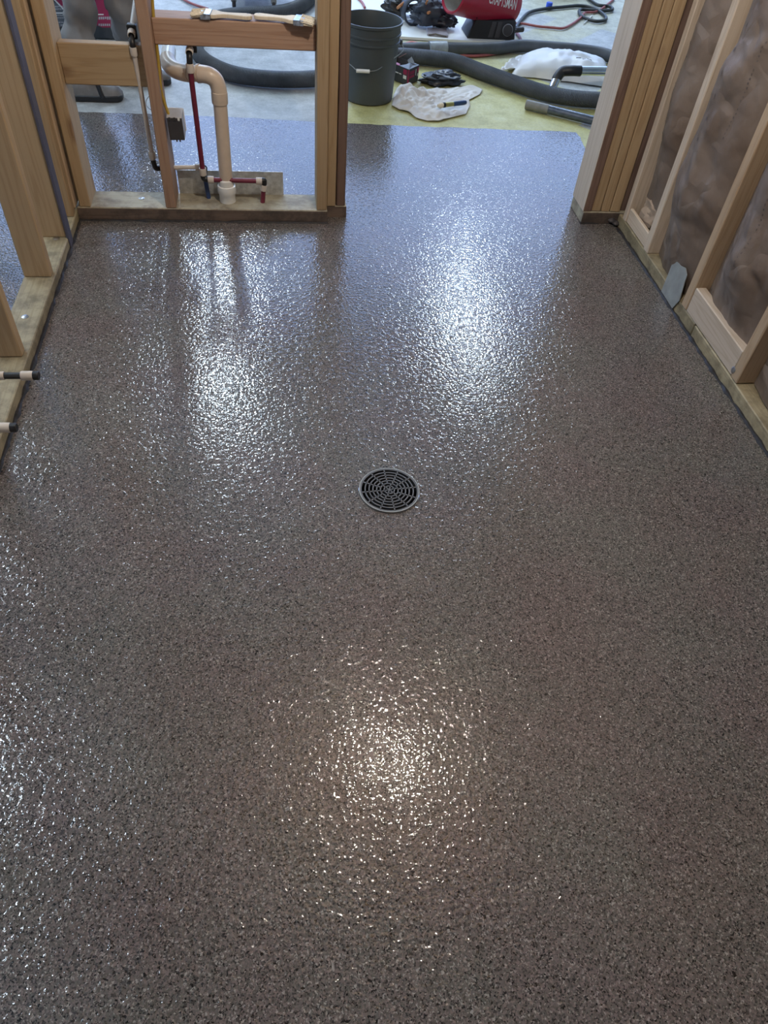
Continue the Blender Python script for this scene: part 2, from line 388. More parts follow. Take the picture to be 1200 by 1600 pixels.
# --- front wall
wf = struct('wall_front')
board('sole_plate', wf, (XL + .002, YF, 0), (.198, YB, .05), TREATD)

board('stained_shaded_edge', wf, (XL + .002, YF - .002, .0), (.198, YF - .0002, .046), STAIN_SHADE, bevel=0)  # front skin: sealant stain and shade put into its darker colour
board('stained_shaded_edge', wf, (.199, YF + .048, .0), (.277, YF + .0498, .043), STAIN_SHADE, bevel=0)
board('stained_shaded_edge', wf, (1.2535, 2.793, .0), (XR + .05, 2.7948, .046), STAIN_SHADE, bevel=0)
board('sole_plate', wf, (.199, YF + .05, 0), (.277, YB, .045), TREATD)
board('stud', wf, (-.726, YF, .05), (-.686, YB - .002, TOP), AMBER)
cx = onY(268, 325, YF).x
board('stud', wf, (cx - .0205, YF + .001, .05), (cx + .0175, YB, TOP), FIR)
board('stud', wf, (.156, YF, .05), (.196, YB, TOP), AMBER)
board('stud', wf, (.199, YF + .045, .045), (.233, YB, TOP), AMBER)
board('stud', wf, (.2365, YF + .05, .045), (.271, YB + .03, TOP), BROWN)
def blocking(ul, vt, vb, x0, x1, y, m):
    zt, zb = onY(ul, vt, y).z, onY(ul, vb, y).z
    return board('blocking', wf, (x0, y, zb), (x1, y + .042 + .05, zt), m)
BY = YF + .042
BL_T, BL_B = onY(92, 66, BY).z, onY(107, 132, BY).z
BR_T, BR_B = onY(360, 33, BY).z, onY(360, 75, BY).z
board('blocking', wf, (-.686, BY, BL_B), (cx - .0205, BY + .04, BL_T), AMBER)
board('blocking', wf, (cx + .0175, BY, BR_B), (.156, BY + .09, BR_T), FIR)
# right of the doorway: packed jamb studs
board('sole_plate', wf, (1.254, 2.795, 0), (XR + .05, 2.945, .048), TREATD)
board('jamb_stud', wf, (1.254, 2.80, .048), (1.289, 2.945, TOP), BROWN)
board('lit_jamb_face', wf, (1.2515, 2.80, .049), (1.2538, 2.945, TOP), WHITEW, bevel=0)  # thin pale skin: light on the jamb stud's side put into colour
x = 1.291
for k, (dx, dy) in enumerate(((.037, .004), (.036, .001), (.042, .0), (.038, .012))):
    board('jamb_stud', wf, (x, 2.80 + dy, .048), (x + dx, 2.94, TOP), AMBER if k < 3 else BROWN); x += dx + .0025  # last stud dark: the shaded gap beside it put into its colour
board('top_plate', wf, (XL, YF, TOP), (XR, YB, TOP + .04), PINE)
board('header', wf, (.271, YF + .03, 2.08), (1.254, YB, TOP), AMBER)
crump = MB()
for (u, v, r) in ((955, 345, .022), (962, 350, .016), (950, 336, .014)):
    c = flo(u, v, .01)
    crump.lathe([(r * (.02 if k in (0, 7) else sin(pi * k / 7)) * (1 + .25 * fbm((k, u, v))), -r * .5 + r * k / 7 * 1.4) for k in range(8)], c, seg=9)
crump.build('sealant_blob', DGREY, wf)

# --- left wall
wL = struct('wall_left')
board('sole_plate', wL, (XL - .098, -1.2, 0), (XL, YB, .038), TREAT)
for (y, dx) in ((2.565, 0), (2.30, .006), (1.862, .01)):      # visible studs (their near face)
    board('stud', wL, (XL - .096, y, .038), (XL - dx - .004, y + .036, TOP), AMBER)
for y in (1.455, 1.05, .64, .23, -.18, -.59, -1.0):
    board('stud', wL, (XL - .096, y, .038), (XL - .008, y + .036, TOP), AMBER)
board('corner_stud', wL, (XL - .096, 2.716, .038), (XL - .004, 2.752, TOP), AMBER)
board('corner_stud', wL, (XL - .036, 2.753, .052), (XL + .0005, YF + .06, TOP), PINE)
board('top_plate', wL, (XL - .098, -1.2, TOP), (XL, YF, TOP + .04), PINE)
MB().box((XL - .0035, 2.558, .004), (XL + .004, 2.604, 2.3)).build('gasket_strip', GASKET, wL, smooth=False)

# --- right wall with its insulation
wR = struct('wall_right')
yj = onX(1083, 512, XR).y
board('sole_plate', wR, (XR, -1.2, 0), (XR + .125, yj - .003, .045), TREAT)
board('sole_plate', wR, (XR + .002, yj + .003, 0), (XR + .125, 2.79, .047), TREAT)
SY = [(2.717, 2.749), (2.466, 2.505), (2.079, 2.119), (1.672, 1.712), (1.265, 1.305), (.86, .90), (.45, .49), (.04, .08), (-.37, -.33), (-.78, -.74)]
for k, (a, b) in enumerate(SY):
    board('stud', wR, (XR, a, .047), (XR + .10, b, TOP), WHITEW if k < 2 else PINE)
board('blocking', wR, (XR + .002, SY[3][1] + .001, .0475), (XR + .04, SY[2][0] - .001, .138), WHITEW)
board('blocking', wR, (XR + .006, SY[1][1], .048), (XR + .02, SY[0][0], .105), WHITEW)
board('top_plate', wR, (XR, -1.2, TOP), (XR + .125, 2.79, TOP + .04), PINE)
sh = MB().box((XR + .128, -1.3, 0), (XR + .142, 2.945, TOP + .04)); sh.build('sheathing_panel', SHEATH, wR, smooth=False)

# --- wall behind the camera, ceiling of the small room
wB = struct('wall_back')
MB().box((XL - .1, -1.24, 0), (XR + .14, -1.2, TOP + .04)).build('drywall_panel', DRY, wB, smooth=False)
ce = struct('ceiling')
MB().box((XL - .1, -1.24, TOP + .20), (XR + .14, YB, TOP + .22)).build('deck_panel', SHEATH, ce, smooth=False)
y = -1.1
while y < YB:
    board('joist', ce, (XL - .1, y, TOP + .041), (XR + .14, y + .04, TOP + .2), PINE); y += .406
# --- shop shell
ws = struct('wall_shop')
def slabbox(n, lo, hi, m=SHOPW): MB().box(lo, hi).build(n, m, ws, smooth=False)
slabbox('end_wall', (-7, 10.4, 0), (-4, 10.55, 5.9)); slabbox('end_wall', (5.2, 10.4, 0), (7, 10.55, 5.9)); slabbox('end_wall', (-4, 10.4, 5.3), (5.2, 10.55, 5.9))  # unseen opening, made tall so blue sky reflects in the floor
slabbox('side_wall', (-7.15, -3, 0), (-7, 10.55, 5.9)); slabbox('side_wall', (7, -3, 0), (7.15, 10.55, 5.9)); slabbox('rear_wall', (-7.15, -3.15, 0), (7.15, -3, 5.9))
cs = MB().box((-7.15, -3.15, 5.9), (7.15, 10.55, 6.0)).build('ceiling_shop', SHOPW, smooth=False); tag(cs, kind='structure')
gr = MB().box((-40, 10.6, -.15), (40, 60, -.02)).build('ground', plain('yard', (.35, .36, .36), .9), smooth=False); tag(gr, kind='structure')

# ================================================================== LAMPS
def strip(x, y0, y1, label):
    t = thing('strip_light', label, 'light', (x, (y0 + y1) / 2, 4.28), 'strip lights on the shop ceiling')
    MB().prism([(x - .12, y0, 4.33), (x - .10, y0, 4.398), (x + .10, y0, 4.398), (x + .12, y0, 4.33)], (0, y1 - y0, 0)).build('housing', PVCW, t, smooth=False)
    MB().prism([(x - .11, y0 + .02, 4.33), (x + .11, y0 + .02, 4.33), (x + .08, y0 + .02, 4.285), (x - .08, y0 + .02, 4.285)], (0, y1 - y0 - .04, 0)).build('diffuser', LENS, t, smooth=False)
    for yy in (y0 + .2, y1 - .2): MB().tube([(x, yy, 4.39), (x, yy, 5.9)], .005, 6).build('hanging_rod', STEEL, t)
strip(2.55, 7.3, 9.9, 'long strip light on the shop ceiling beyond the doorway')
strip(-.75, 6.6, 9.9, 'long strip light on the shop ceiling beyond the plumbing wall')
strip(-2.85, 1.5, 2.9, 'strip light on the shop ceiling left of the framed room')
strip(-4.0, 4.5, 7.5, 'long strip light on the shop ceiling far to the left')
bx, by, bz = .468, 1.483, 2.22
t = thing('bare_bulb', 'bare warm bulb hanging from a cord above the drain', 'light', (bx, by, bz))
MB().tube([(bx, by, TOP + .2), (bx, by, bz + .03)], .004, 8).build('cord', BLACK, t)
MB().lathe([(.001, .06), (.016, .055), (.019, .04), (.019, 0), (.001, 0)], (bx, by, bz), seg=16).build('lampholder', BLACK, t)
MB().lathe([(.001, 0), (.013, -.002), (.016, -.025), (.029, -.055), (.031, -.075), (.022, -.098), (.001, -.106)], (bx, by, bz), seg=14).build('bulb', BULB, t)

# ================================================================== FLOOR DRAIN
t = thing('floor_drain', 'round dark floor drain with a slotted grate in the flake floor', 'drain', DRAIN)
def ring(mb, r0, r1, z0, z1, n=64, c=DRAIN):
    for k in range(n):
        a, b = 2 * pi * k / n, 2 * pi * (k + 1) / n
        P = lambda r, th, z: (c.x + r * cos(th), c.y + r * sin(th), z)
        mb.quad(P(r0, a, z1), P(r1, a, z1), P(r1, b, z1), P(r0, b, z1))
        mb.quad(P(r1, a, z1), P(r1, a, z0), P(r1, b, z0), P(r1, b, z1))
        mb.quad(P(r0, a, z1), P(r0, b, z1), P(r0, b, z0), P(r0, a, z0))
rm = MB(); ring(rm, DR - .0015, DR + .0015, -.02, .0055); rm.build('rim', plain('rim_grey', (.30, .30, .28), .4, .6), t)
we = MB().lathe([(DR + .001, -.002), (DR + .001, -.09), (.001, -.09)], DRAIN, seg=48); we.build('well', BLACK, t)
g = MB(); z0, z1 = -.001, .005
radii = [.004, .0135, .0235, .0335, .0435, .0535, .0640, DR - .004]
for k, r in enumerate(radii): ring(g, max(.0001, r - (.0016 if k else .004)), r + (.0016 if k < 7 else .002), z0, z1)
def spokes(n, ra, rb, off):
    for k in range(n):
        a = 2 * pi * (k + off) / n; d = V((cos(a), sin(a), 0)); s = V((-sin(a), cos(a), 0)) * .0017
        p, q = V((DRAIN.x, DRAIN.y, z0)) + d * ra, V((DRAIN.x, DRAIN.y, z0)) + d * rb
        g.prism([p - s, q - s, q + s, p + s], (0, 0, z1 - z0))
spokes(6, .004, .0235, .2); spokes(12, .0235, DR - .004, .15)
g.build('grate', plain('grate_grey', (.10, .10, .105), .45, var=.2), t, smooth=False)

# ================================================================== PLUMBING IN THE FRONT WALL
YP = YF + .07
def ringpart(p, d, r, L, t, m=RING):
    d = V(d).normalized(); p = V(p)
    MB().lathe([(r * .8, -L / 2), (r * .96, -L / 2), (r, -L / 2 + .002), (r, L / 2 - .002), (r * .96, L / 2), (r * .8, L / 2)], p, d, 16).build('crimp_ring', m, t)
def elbow(a, c, b, r, t, m=BLACK):
    MB().tube(smoothpath([a, V(a).lerp(V(c), .8), V(c).lerp(V(b), .2), b], 4), r, 12).build('elbow', m, t)
t = thing('cold_water_pipe', 'off-white plastic water pipe left of the middle stud, turning to a blue stub', 'pipe', onY(250, 300, YP))
a, b = onY(208, 74, YP - .03), onY(239, 250, YP)
MB().tube([a, b], .0082, 12).build('pipe', PEXW, t)
ringpart(a + (b - a) * .03, b - a, .0125, .026, t); ringpart(a + (b - a) * .95, b - a, .012, .026, t)
top = onY(205, 60, YP - .03)
elbow(a, a.lerp(top, .6), top + V((0, .035, .014)), .0095, t)
ringpart(top + V((0, .02, .008)), (0, 1, .3), .0125, .022, t)
cl = MB().box(top + V((-.015, .03, -.012)), top + V((.016, .06, .03))); cl.build('valve_body', BLACK, t, bevel=.003)
MB().tube([top + V((.004, .05, .02)), top + V((.02, .16, .09))], .011, 12).build('supply_pipe', PVCW, t)
c = onY(243, 263, YP); e = onY(256, 262, YP + .03); f_ = onY(318, 261, YP + .03)
elbow(b, c, c.lerp(e, .6), .0095, t)
MB().tube([c.lerp(e, .5), e, f_], .0082, 12).build('pipe', PEXW, t); ringpart(e.lerp(f_, .88), f_ - e, .012, .026, t); ringpart(e.lerp(f_, -.1), f_ - e, .012, .02, t)
g0 = onY(320, 262, YP + .025); g1 = onY(320, 276, YP + .02); g2 = onY(326, 307, YP + .02)
elbow(f_, g0, g1, .0095, t); MB().tube([g1, V((g2.x, g2.y, .045))], .0082, 12).build('blue_stub', PEXB, t)

t = thing('hot_water_pipe', 'red plastic water pipe with beige rings standing in front of the drain pipe', 'pipe', onY(325, 305, YP))
a, b = onY(297, 106, YP - .02), onY(317, 268, YP - .012)
MB().tube([a, b], .0092, 12).build('pipe', PEXR, t); ringpart(a, b - a, .013, .028, t); ringpart(b, b - a, .013, .026, t)
top = onY(296, 88, YP - .02)
elbow(a, top, top + V((0, .035, .01)), .0105, t); ringpart(top + V((0.001, .012, .012)), (0.1, 1, .35), .013, .022, t)
MB().box(top + V((-.006, .03, .0)), top + V((.024, .06, .032))).build('valve_body', BLACK, t, bevel=.003)
MB().tube([top + V((.002, .02, .012)), top + V((-.002, .05, .05))], .008, 10).build('pipe', PEXR, t)
k0, k1 = onY(318, 279, YP - .012), onY(334, 281, YP - .012); h1 = onY(407, 283, YP - .012)
elbow(b, k0, k1, .0105, t); MB().tube([k1, h1], .0088, 12).build('pipe', PEXR, t)
ringpart(k1.lerp(h1, -.06), h1 - k1, .013, .022, t); ringpart(h1.lerp(k1, .03), h1 - k1, .013, .022, t)
c2 = onY(413, 282, YP - .008); d2 = onY(412, 293, YP - .008); e2 = onY(410, 312, YP - .008)
elbow(h1, c2, d2, .0105, t); ringpart(d2, d2 - e2, .013, .022, t); MB().tube([d2, V((e2.x, e2.y, .045))], .0088, 12).build('pipe', PEXR, t)

t = thing('drain_pipe', 'beige plastic waste pipe rising from the sole plate to a double elbow', 'pipe', onY(353, 300, YP))
pb, pt = onY(354, 291, YP), onY(343, 150, YP)
pr = .0245
MB().tube([V((pb.x, pb.y, .05)), pt], pr, 24).build('pipe', PVC, t)
ax = (pt - pb).normalized()
MB().lathe([(pr, -.012), (pr * 1.13, -.012), (pr * 1.16, -.008), (pr * 1.16, .026), (pr, .03)], pt - ax * .012, ax, 24).build('collar', PVC, t)
bend = [pt, onY(342, 140, YP), onY(337, 126, YP), onY(327, 118, YP), onY(312, 115, YP + .01)]
MB().tube(smoothpath(bend, 6), [pr * 1.12] * 25, 24).build('elbow', PVC, t)
mid = [onY(314, 115, YP + .01), onY(290, 115, YP + .035)]
MB().tube(mid, pr * 1.02, 24).build('pipe', PVC, t)
dmid = mid[1] - mid[0]
MB().lathe([(pr, -.003), (pr * 1.2, -.003), (pr * 1.2, .004), (pr, .004)], mid[0].lerp(mid[1], .12), dmid, 24).build('collar', PVC, t)
b2 = [mid[0].lerp(mid[1], .7), onY(285, 113, YP + .045), onY(272, 108, YP + .07), onY(264, 100, YP + .10), onY(262, 92, YP + .13)]
MB().tube(smoothpath(b2, 6), [pr * 1.12] * 25, 24).build('elbow', PVC, t)
MB().tube([b2[-1].lerp(b2[-2], .2), onY(264, 78, YP + .20)], pr * 1.0, 24).build('trap_arm', PVCW, t)
cb = V((pb.x, pb.y, 0))
MB().lathe([(pr, .136), (pr * 1.2, .132), (pr * 1.2, .112), (pr * 1.38, .110), (pr * 1.42, .104), (pr * 1.42, .084), (pr * 1.25, .078), (pr * 1.25, .048)], cb, seg=24).build('coupling', PVCW, t)

gl, gr_ = onY(276, 264, YB - .008), onY(442, 270, YB - .008)
zg = (gl.z + gr_.z) / 2
t = MB().box((gl.x, YB - .009, .049), (gr_.x, YB - .007, zg)).build('nail_plate', GALV, None, (0, YB, .05), smooth=False)
tag(t, 'flat galvanized steel plate standing on the sole plate behind the pipes', 'metal plate')

t = thing('outlet_box', 'dark grey plastic electrical box on the side of the middle stud', 'electrical box', onY(275, 205, YF + .03))
q = [onY(u, v, YF + .02) for u, v in ((260, 184), (284, 185), (289, 219), (266, 219))]
dpt = V((.002, .055, .012))
MB().prism(q, (0, .003, 0)).build('box_face', DGREY, t, smooth=False)
for i in (0, 1, 3): 
    j = (i + 1) % 4; MB().prism([q[i], q[j], q[j] + V((0, .002, .002)), q[i] + V((0, .002, .002))], dpt).build('box_side', plain('box_rim', (.42, .42, .43), .5) if i != 3 else DGREY, t, smooth=False)
w0, w1 = q[0], q[1]
MB().tube([w0 + dpt, w1 + dpt, q[2] + dpt], .0025, 6).build('box_lip', PVCW, t)
for s in (.12, .45, .72):
    p = w0.lerp(w1, s); MB().prism([p, p + V((.007, 0, 0)), p + V((.007, .0, -.010)), p + V((0, 0, -.010))], (0, -.003, .003)).build('clamp_tab', PVCW if s > .6 else DGREY, t, smooth=False)
for s in (.4, .62): 
    p = q[3].lerp(q[2], s); MB().prism([p, p + V((.005, 0, 0)), p + V((.005, 0, -.006)), p + V((0, 0, -.006))], (0, .003, 0)).build('clamp_tab', DGREY, t, smooth=False)
t = MB().tube(smoothpath([onY(233, -160, YF + .05), onY(238, 0, YF + .05), onY(246, 80, YF + .05), onY(251, 135, YF + .045), onY(257, 160, YF + .045), onY(265, 183, YF + .04)], 8), .0052, 10).build('electrical_cable', CABLE, None, onY(250, 100, YF + .05))
tag(t, 'yellow electrical cable running down the middle stud into the grey box', 'cable')
t = MB().tube(smoothpath([onY(236, 147, YB), onY(229, 156, YB), onY(229, 165, YB), onY(237, 172, YB)], 6), .0012, 6).build('wire_loop', STEEL, None, onY(230, 160, YB)); tag(t, 'thin dark wire hook curling left of the middle stud', 'wire')

# washers / screw heads
def screw(p, n, label):
    t = MB().lathe([(.001, .003), (.006, .003), (.011, .001), (.011, 0)], p, n, 14).build('screw', STEEL, None, p); tag(t, label, 'screw'); return t
p = flo(221, 310, .0505); screw(V((p.x, p.y, .0503)), (0, 0, 1), 'round steel screw head in the front sole plate left of the middle stud')
p = flo(39, 495, .038); screw(V((p.x, p.y, .0381)), (0, 0, 1), 'dull steel screw head in the left sole plate between two studs')
p = flo(88, 373, .038); screw(V((p.x, p.y, .0381)), (0, 0, 1), 'small bright screw head in the left sole plate by the far corner')
p = onX(1146, 578, XR); screw(p, (-1, 0, 0), 'shiny nail head low on the right wall stud beside the blocking')

# chip brushes on the blocking
def chip_brush(pa, pb_, label):
    """pa: bristle tip, pb_: handle end; lies flat on the blocking"""
    t = thing('paint_brush', label, 'brush', pa.lerp(pb_, .5), 'chip brushes left on the blocking')
    d = (pb_ - pa); L = d.length; d.normalize(); s = d.cross(V((0, 0, 1))).normalized(); up = s.cross(d)
    P = lambda l, w, h: pa + d * l * L + s * w * 1.3 + up * h * 1.25
    def strip_(prof, th, nm, m):
        n = len(prof)
        mb = MB(); mb.prism([P(l, w_, -th) for l, w_ in prof] + [P(l, -w_, -th) for l, w_ in reversed(prof)], up * 2 * th)
        return mb.build(nm, m, t, bevel=.002 if nm == 'handle' else 0)
    br = MB()
    r2 = random.Random(5)
    for k in range(60):
        w0 = r2.uniform(-.024, .024); h0 = r2.uniform(-.006, .006)
        br.tube([P(.23, w0 * .95, h0), P(.0 + r2.uniform(0, .05), w0 * 1.12 + r2.uniform(-.003, .003), h0 * .6 - .003)], .0022, 5)
    br.build('bristles', BRISTLE, t)
    strip_([(.17, .0245), (.33, .0245)], .0078, 'ferrule', plain('tin', (.5, .56, .66), .3, .9, var=.5, scale=90))
    strip_([(.33, .023), (.40, .022), (.50, .012), (.60, .0095), (.80, .0125), (.92, .014), (.98, .010), (1.0, .004)], .006, 'handle', BIRCH)
    hp = P(.93, 0, .0062); MB().lathe([(.0005, .0004), (.003, .0004)], hp, up, 10).build('hanging_hole', BLACK, t)
zt = BR_T + .0125
chip_brush(flo(298, 19, zt), flo(394, 26, zt), 'chip brush with clean pale bristles on the blocking beside the yellow cable')
chip_brush(flo(492, 33, zt + .002), flo(397, 24, zt), 'chip brush with clotted bristles at the right end of the blocking')

# capped stubs on the left wall
def stub(u, v, z, m_in, black_mid, label):
    tip = flo(u, v, z); t = thing('pipe_stub', label, 'pipe', tip, 'capped pipe stubs through the left wall')
    d = V((-1, .02, .0)); r = .0098
    lens = (.0, .010, .034, .080)
    ringpart(tip + d * .020, d, r * 1.12, .026, t)
    MB().lathe([(.001, -.006), (r * .9, -.006), (r * 1.05, -.004), (r * 1.05, .008), (r * .5, .008)], tip, d, 16).build('end_cap', BLACK, t)
    MB().tube([tip + d * .03, tip + d * .3], r * .78, 14).build('pipe', m_in, t)
    if black_mid:
        ringpart(tip + d * .088, d, r * 1.0, .036, t)
stub(57, 587, .30, plain('charcoal_pex', (.03, .032, .034), .4), True, 'charcoal water stub with beige rings poking out above the left sole plate')
stub(22, 668, .30, PEXR, False, 'red water stub with beige ring and black cap, nearest the camera on the left wall')

# ================================================================== INSULATION
def batt(y0, y1, seed, label, zt=2.40, amp=.034, x_off=.03, zb=.05, crumple=1.0, lump=None):
    t = thing('insulation_batt', label, 'insulation', (XR + .05, (y0 + y1) / 2, zb), 'kraft-faced batts between the right wall studs')
    nu, nv = 56, 260
    def surf(i, j, lift=0):
        s, q = i / (nu - 1), j / (nv - 1); y = y0 + (y1 - y0) * s; z = zb + (zt - zb) * q
        e = (max(0, sin(pi * s)) ** .55 if s < .5 else max(0, sin(pi * s)) ** 1.05) * min(1, .25 + q * 6)
        b = amp * (1 + .5 * fbm((seed, z * 2.2, 1)) ) 
        x = XR + x_off - (x_off + b) * e
        low = crumple * math.exp(-z * 1.6)
        c1 = noise.cell_vector(V((y * 3, z * 3, seed)))
        w1 = fbm((y * 3, z * 3, seed + 5), 2)
        x -= (.034 * abs(noise.noise(V((y * 5 + w1, z * 3.2 + w1, seed * 3.1)))) * (.4 + low) + .024 * abs(noise.noise(V((y * 10 + 1.5 * w1, z * 7 - w1, seed * 1.7)))) * (.15 + low)
              + .010 * abs(noise.noise(V((y * 24 - w1, z * 17 + 2 * w1, seed * 2.3)))) * (.1 + low)) * e
        x += .014 * noise.noise(V((y * 13 + w1, z * 1.6, seed))) * e + .012 * fbm((y * 4, z * 2.5, seed), 2) * e
        if lump and e > 0:
            dy, dz = (y - lump[0]) / .1, (z - lump[1]) / .22
            x -= lump[2] * math.exp(-dy * dy - dz * dz)
        return V((min(x, XR + .09) - lift, y, z))
    mb = MB(); mb.grid(surf, nu, nv); mb.build('paper_facing', KRAFT, t, angle=70)
    co = MB()
    for jj in range(nv - 1):
        for i in (0, nu - 1):
            a, b = surf(i, jj), surf(i, jj + 1); co.quad(a, b, V((XR + .122, b.y, b.z)), V((XR + .122, a.y, a.z)))
    for i in range(nu - 1):
        for jj in (0, nv - 1):
            a, b = surf(i, jj), surf(i + 1, jj); co.quad(a, b, V((XR + .122, b.y, b.z)), V((XR + .122, a.y, a.z)))
    co.build('fibre_side', plain('fibre', (.10, .06, .035), .9, bump=.5), t)
    return t, surf, nu, nv
INK = plain('paper_ink', (.12, .10, .095), .7)
def printmarks(bt, s0, s1, q0, q1, n, w, h, every=None, seed=0):
    t, surf, nu, nv = bt; mb = MB(); r = random.Random(seed)
    def at(s, q): 
        return surf(max(0, min(nu - 1, s * (nu - 1))), max(0, min(nv - 1, q * (nv - 1))), .0012)
    for k in range(n):
        f = k / (n - 1); s = s0 + (s1 - s0) * f; q = q0 + (q1 - q0) * f
        if every and k % every == every - 1: continue
        ww, hh = w * r.uniform(.6, 1.1), h * r.uniform(.5, 1.1)
        ww *= .62; hh *= .62; o = r.uniform(-.5, .5) * w
        pts = [at(s + o + ww * cos(2 * pi * a / 6 + .4), q + hh * sin(2 * pi * a / 6 + .4)) for a in range(6)]
        mb.quad(*pts)
    tag(mb.build('printed_marks', INK, t, smooth=False), kind='stuff')
BT = []
BT.append(batt(SY[1][1] + .002, SY[0][0] - .002, 1.3, 'narrow kraft insulation batt between the two farthest right-wall studs', amp=.014, x_off=.055, zb=.16))
BT.append(batt(SY[2][1] + .002, SY[1][0] - .002, 4.7, 'kraft insulation batt bulging above the bent grey flap', amp=.030, x_off=.05, lump=(2.41, .40, .022)))
BT.append(batt(SY[3][1] + .002, SY[2][0] - .002, 8.1, 'kraft insulation batt standing behind the low wooden blocking', amp=.014, x_off=.055))
BT.append(batt(SY[4][1] + .002, SY[3][0] - .002, 11.9, 'kraft insulation batt nearest the camera, cut by the right edge', amp=.014, x_off=.06))
for k in range(5, 9):
    BT.append(batt(SY[k][1] + .002, SY[k - 1][0] - .002, 11.9 + k, 'kraft insulation batt beside or behind the camera, outside the photo', amp=.012, x_off=.05)) if k < 6 else None
printmarks(BT[0], .62, .60, .10, .30, 12, .045, .004, 5, 1)
printmarks(BT[1], .30, .18, .22, .42, 40, .012, .0028, 9, 2)
printmarks(BT[1], .62, .55, .20, .42, 9, .03, .006, None, 3)
printmarks(BT[2], .80, .74, .12, .30, 10, .035, .0055, None, 4)
printmarks(BT[2], .45, .40, .12, .34, 36, .012, .0028, 8, 5)
# torn kraft at the foot of the narrow bay
def paper_lump(cen, rx, ry, rz, seed, n=26, rough=1.0):
    mb = MB()
    def f(i, j):
        th, ph = pi * i / (n - 1), 2 * pi * j / n
        d = V((sin(th) * cos(ph), sin(th) * sin(ph), cos(th)))
        k = 1 + .35 * fbm(d * 2.0 + V((seed, 0, 0)), 2) + .18 * rough * fbm(d * 5 + V((0, seed, 0)), 2)
        return V(cen) + V((d.x * rx, d.y * ry, max(d.z * rz, -rz * .55))) * k
    mb.grid(f, n, n, False, True); return mb
c = onX(996, 335, XR + .03)
t = paper_lump((XR + .055, (SY[0][0] + SY[1][1]) / 2, .125), .034, .074, .055, 2.2).build('torn_paper', plain('kraft_tan', (.36, .27, .20), .7, var=.25, scale=20, bump=.4), None, (XR + .05, 2.61, .1), angle=20)
tag(t, 'crumpled tan paper stuffed at the foot of the narrow stud bay', 'paper')
# bent grey flap
fp = [onX(u, v, XR - .004 - max(0, (470 - v)) * -.0002) for u, v in ((1054, 403), (1063, 415), (1071, 419), (1073, 430), (1069, 442), (1061, 470), (1050, 482), (1041, 467), (1033, 455))]
fp = [V((p.x, p.y, max(p.z, .002))) for p in fp]
t = MB().prism(fp, (.0025, 0, 0)).build('grey_flap', plain('flap_grey', (.26, .28, .28), .5, var=.15, scale=25, bump=.2), None, fp[6], smooth=False); tag(t, 'flat grey pointed metal flap leaning on the right sole plate', 'flap')

# ================================================================== SHOP THINGS
# bucket
bc = flo(576, 165) + V((0, .128, 0)); bc = V((.500, 4.135, 0))
t = thing('bucket', 'dark grey plastic pail with a wire bail standing beside the doorway', 'bucket', bc)
hB = .352
prof = [(.001, .004), (.118, .004), (.122, 0), (.126, .004), (.1395, .255), (.1395, .262), (.147, .264), (.147, .270), (.1415, .273), (.143, .295), (.149, .297), (.149, .304), (.1445, .306), (.146, .335), (.152, .340), (.153, hB), (.147, hB), (.142, .335), (.135, .25), (.120, .012), (.001, .012)]
MB().lathe(prof, bc, seg=56).build('pail', BUCKET, t, angle=25)
e1, e2 = bc + V((-.149, .02, .262)), bc + V((.149, -.02, .262))
gp = onY(568, 111, bc.y - .15)
MB().tube(smoothpath([e2, e2 + V((.006, -.03, -.03)), onY(606, 97, bc.y - .10), onY(590, 109, bc.y - .142), gp + V((.025, 0, 0)), gp + V((-.025, 0, 0)), gp + V((-.05, .01, .012)), bc + V((-.13, -.09, .20)), e1], 6), .0022, 8).build('bail', STEEL, t)
MB().tube([gp + V((-.036, 0, 0)), gp + V((.030, 0, -.001))], .0085, 14).build('grip', PVCW, t)
for e, s in ((e1, -1), (e2, 1)):
    MB().lathe([(.001, .006), (.012, .006), (.014, -.004)], e, (s, 0, 0), 14).build('ear', BUCKET, t)

# hoses
def ribbed(pts, r, step=.006):
    q = resample(smoothpath(pts, 14), step / 2)
    return MB().tube(q, [r * (1.0 if k % 2 else .955) for k in range(len(q))], 16)
RH = .040
fl = lambda u, v, z=RH: flo(u, v, z)
h1 = [fl(500, -22), fl(484, -2), fl(464, 12), fl(432, 20), fl(385, 22), fl(345, 27), fl(318, 40), fl(306, 58), fl(309, 82), fl(330, 101), fl(370, 117), fl(433, 124), fl(493, 123), fl(528, 118), V((.62, 4.52, RH)), fl(620, 88), fl(655, 89), fl(705, 95), fl(750, 111), fl(800, 129), fl(850, 145), fl(900, 154), fl(955, 156), fl(1010, 150), fl(1060, 140)]
t = ribbed(h1, RH).build('vacuum_hose', HOSE, None, fl(850, 145)); tag(t, 'grey ribbed vacuum hose winding from behind the plumbing wall past the bucket to the right', 'hose')
h2 = [V((.60, 5.02, RH)), fl(610, 74), fl(660, 74.5), fl(710, 75), fl(770, 74), fl(810, 70), fl(850, 72), fl(900, 76), fl(940, 82), fl(975, 94), fl(1010, 112)]
h2 = [V((p.x, p.y, .034)) for p in h2]
t = thing('wand_hose', 'straight dark vacuum hose with a taped joint lying behind the white sack', 'hose', fl(810, 70))
MB().tube(smoothpath(h2, 12), .034, 18).build('tube', HOSE, t)
ta = [fl(670, 75.8), fl(682, 75.5), fl(697, 75.2)]
MB().tube(ta, .036, 18).build('tape_band', TAPE, t)

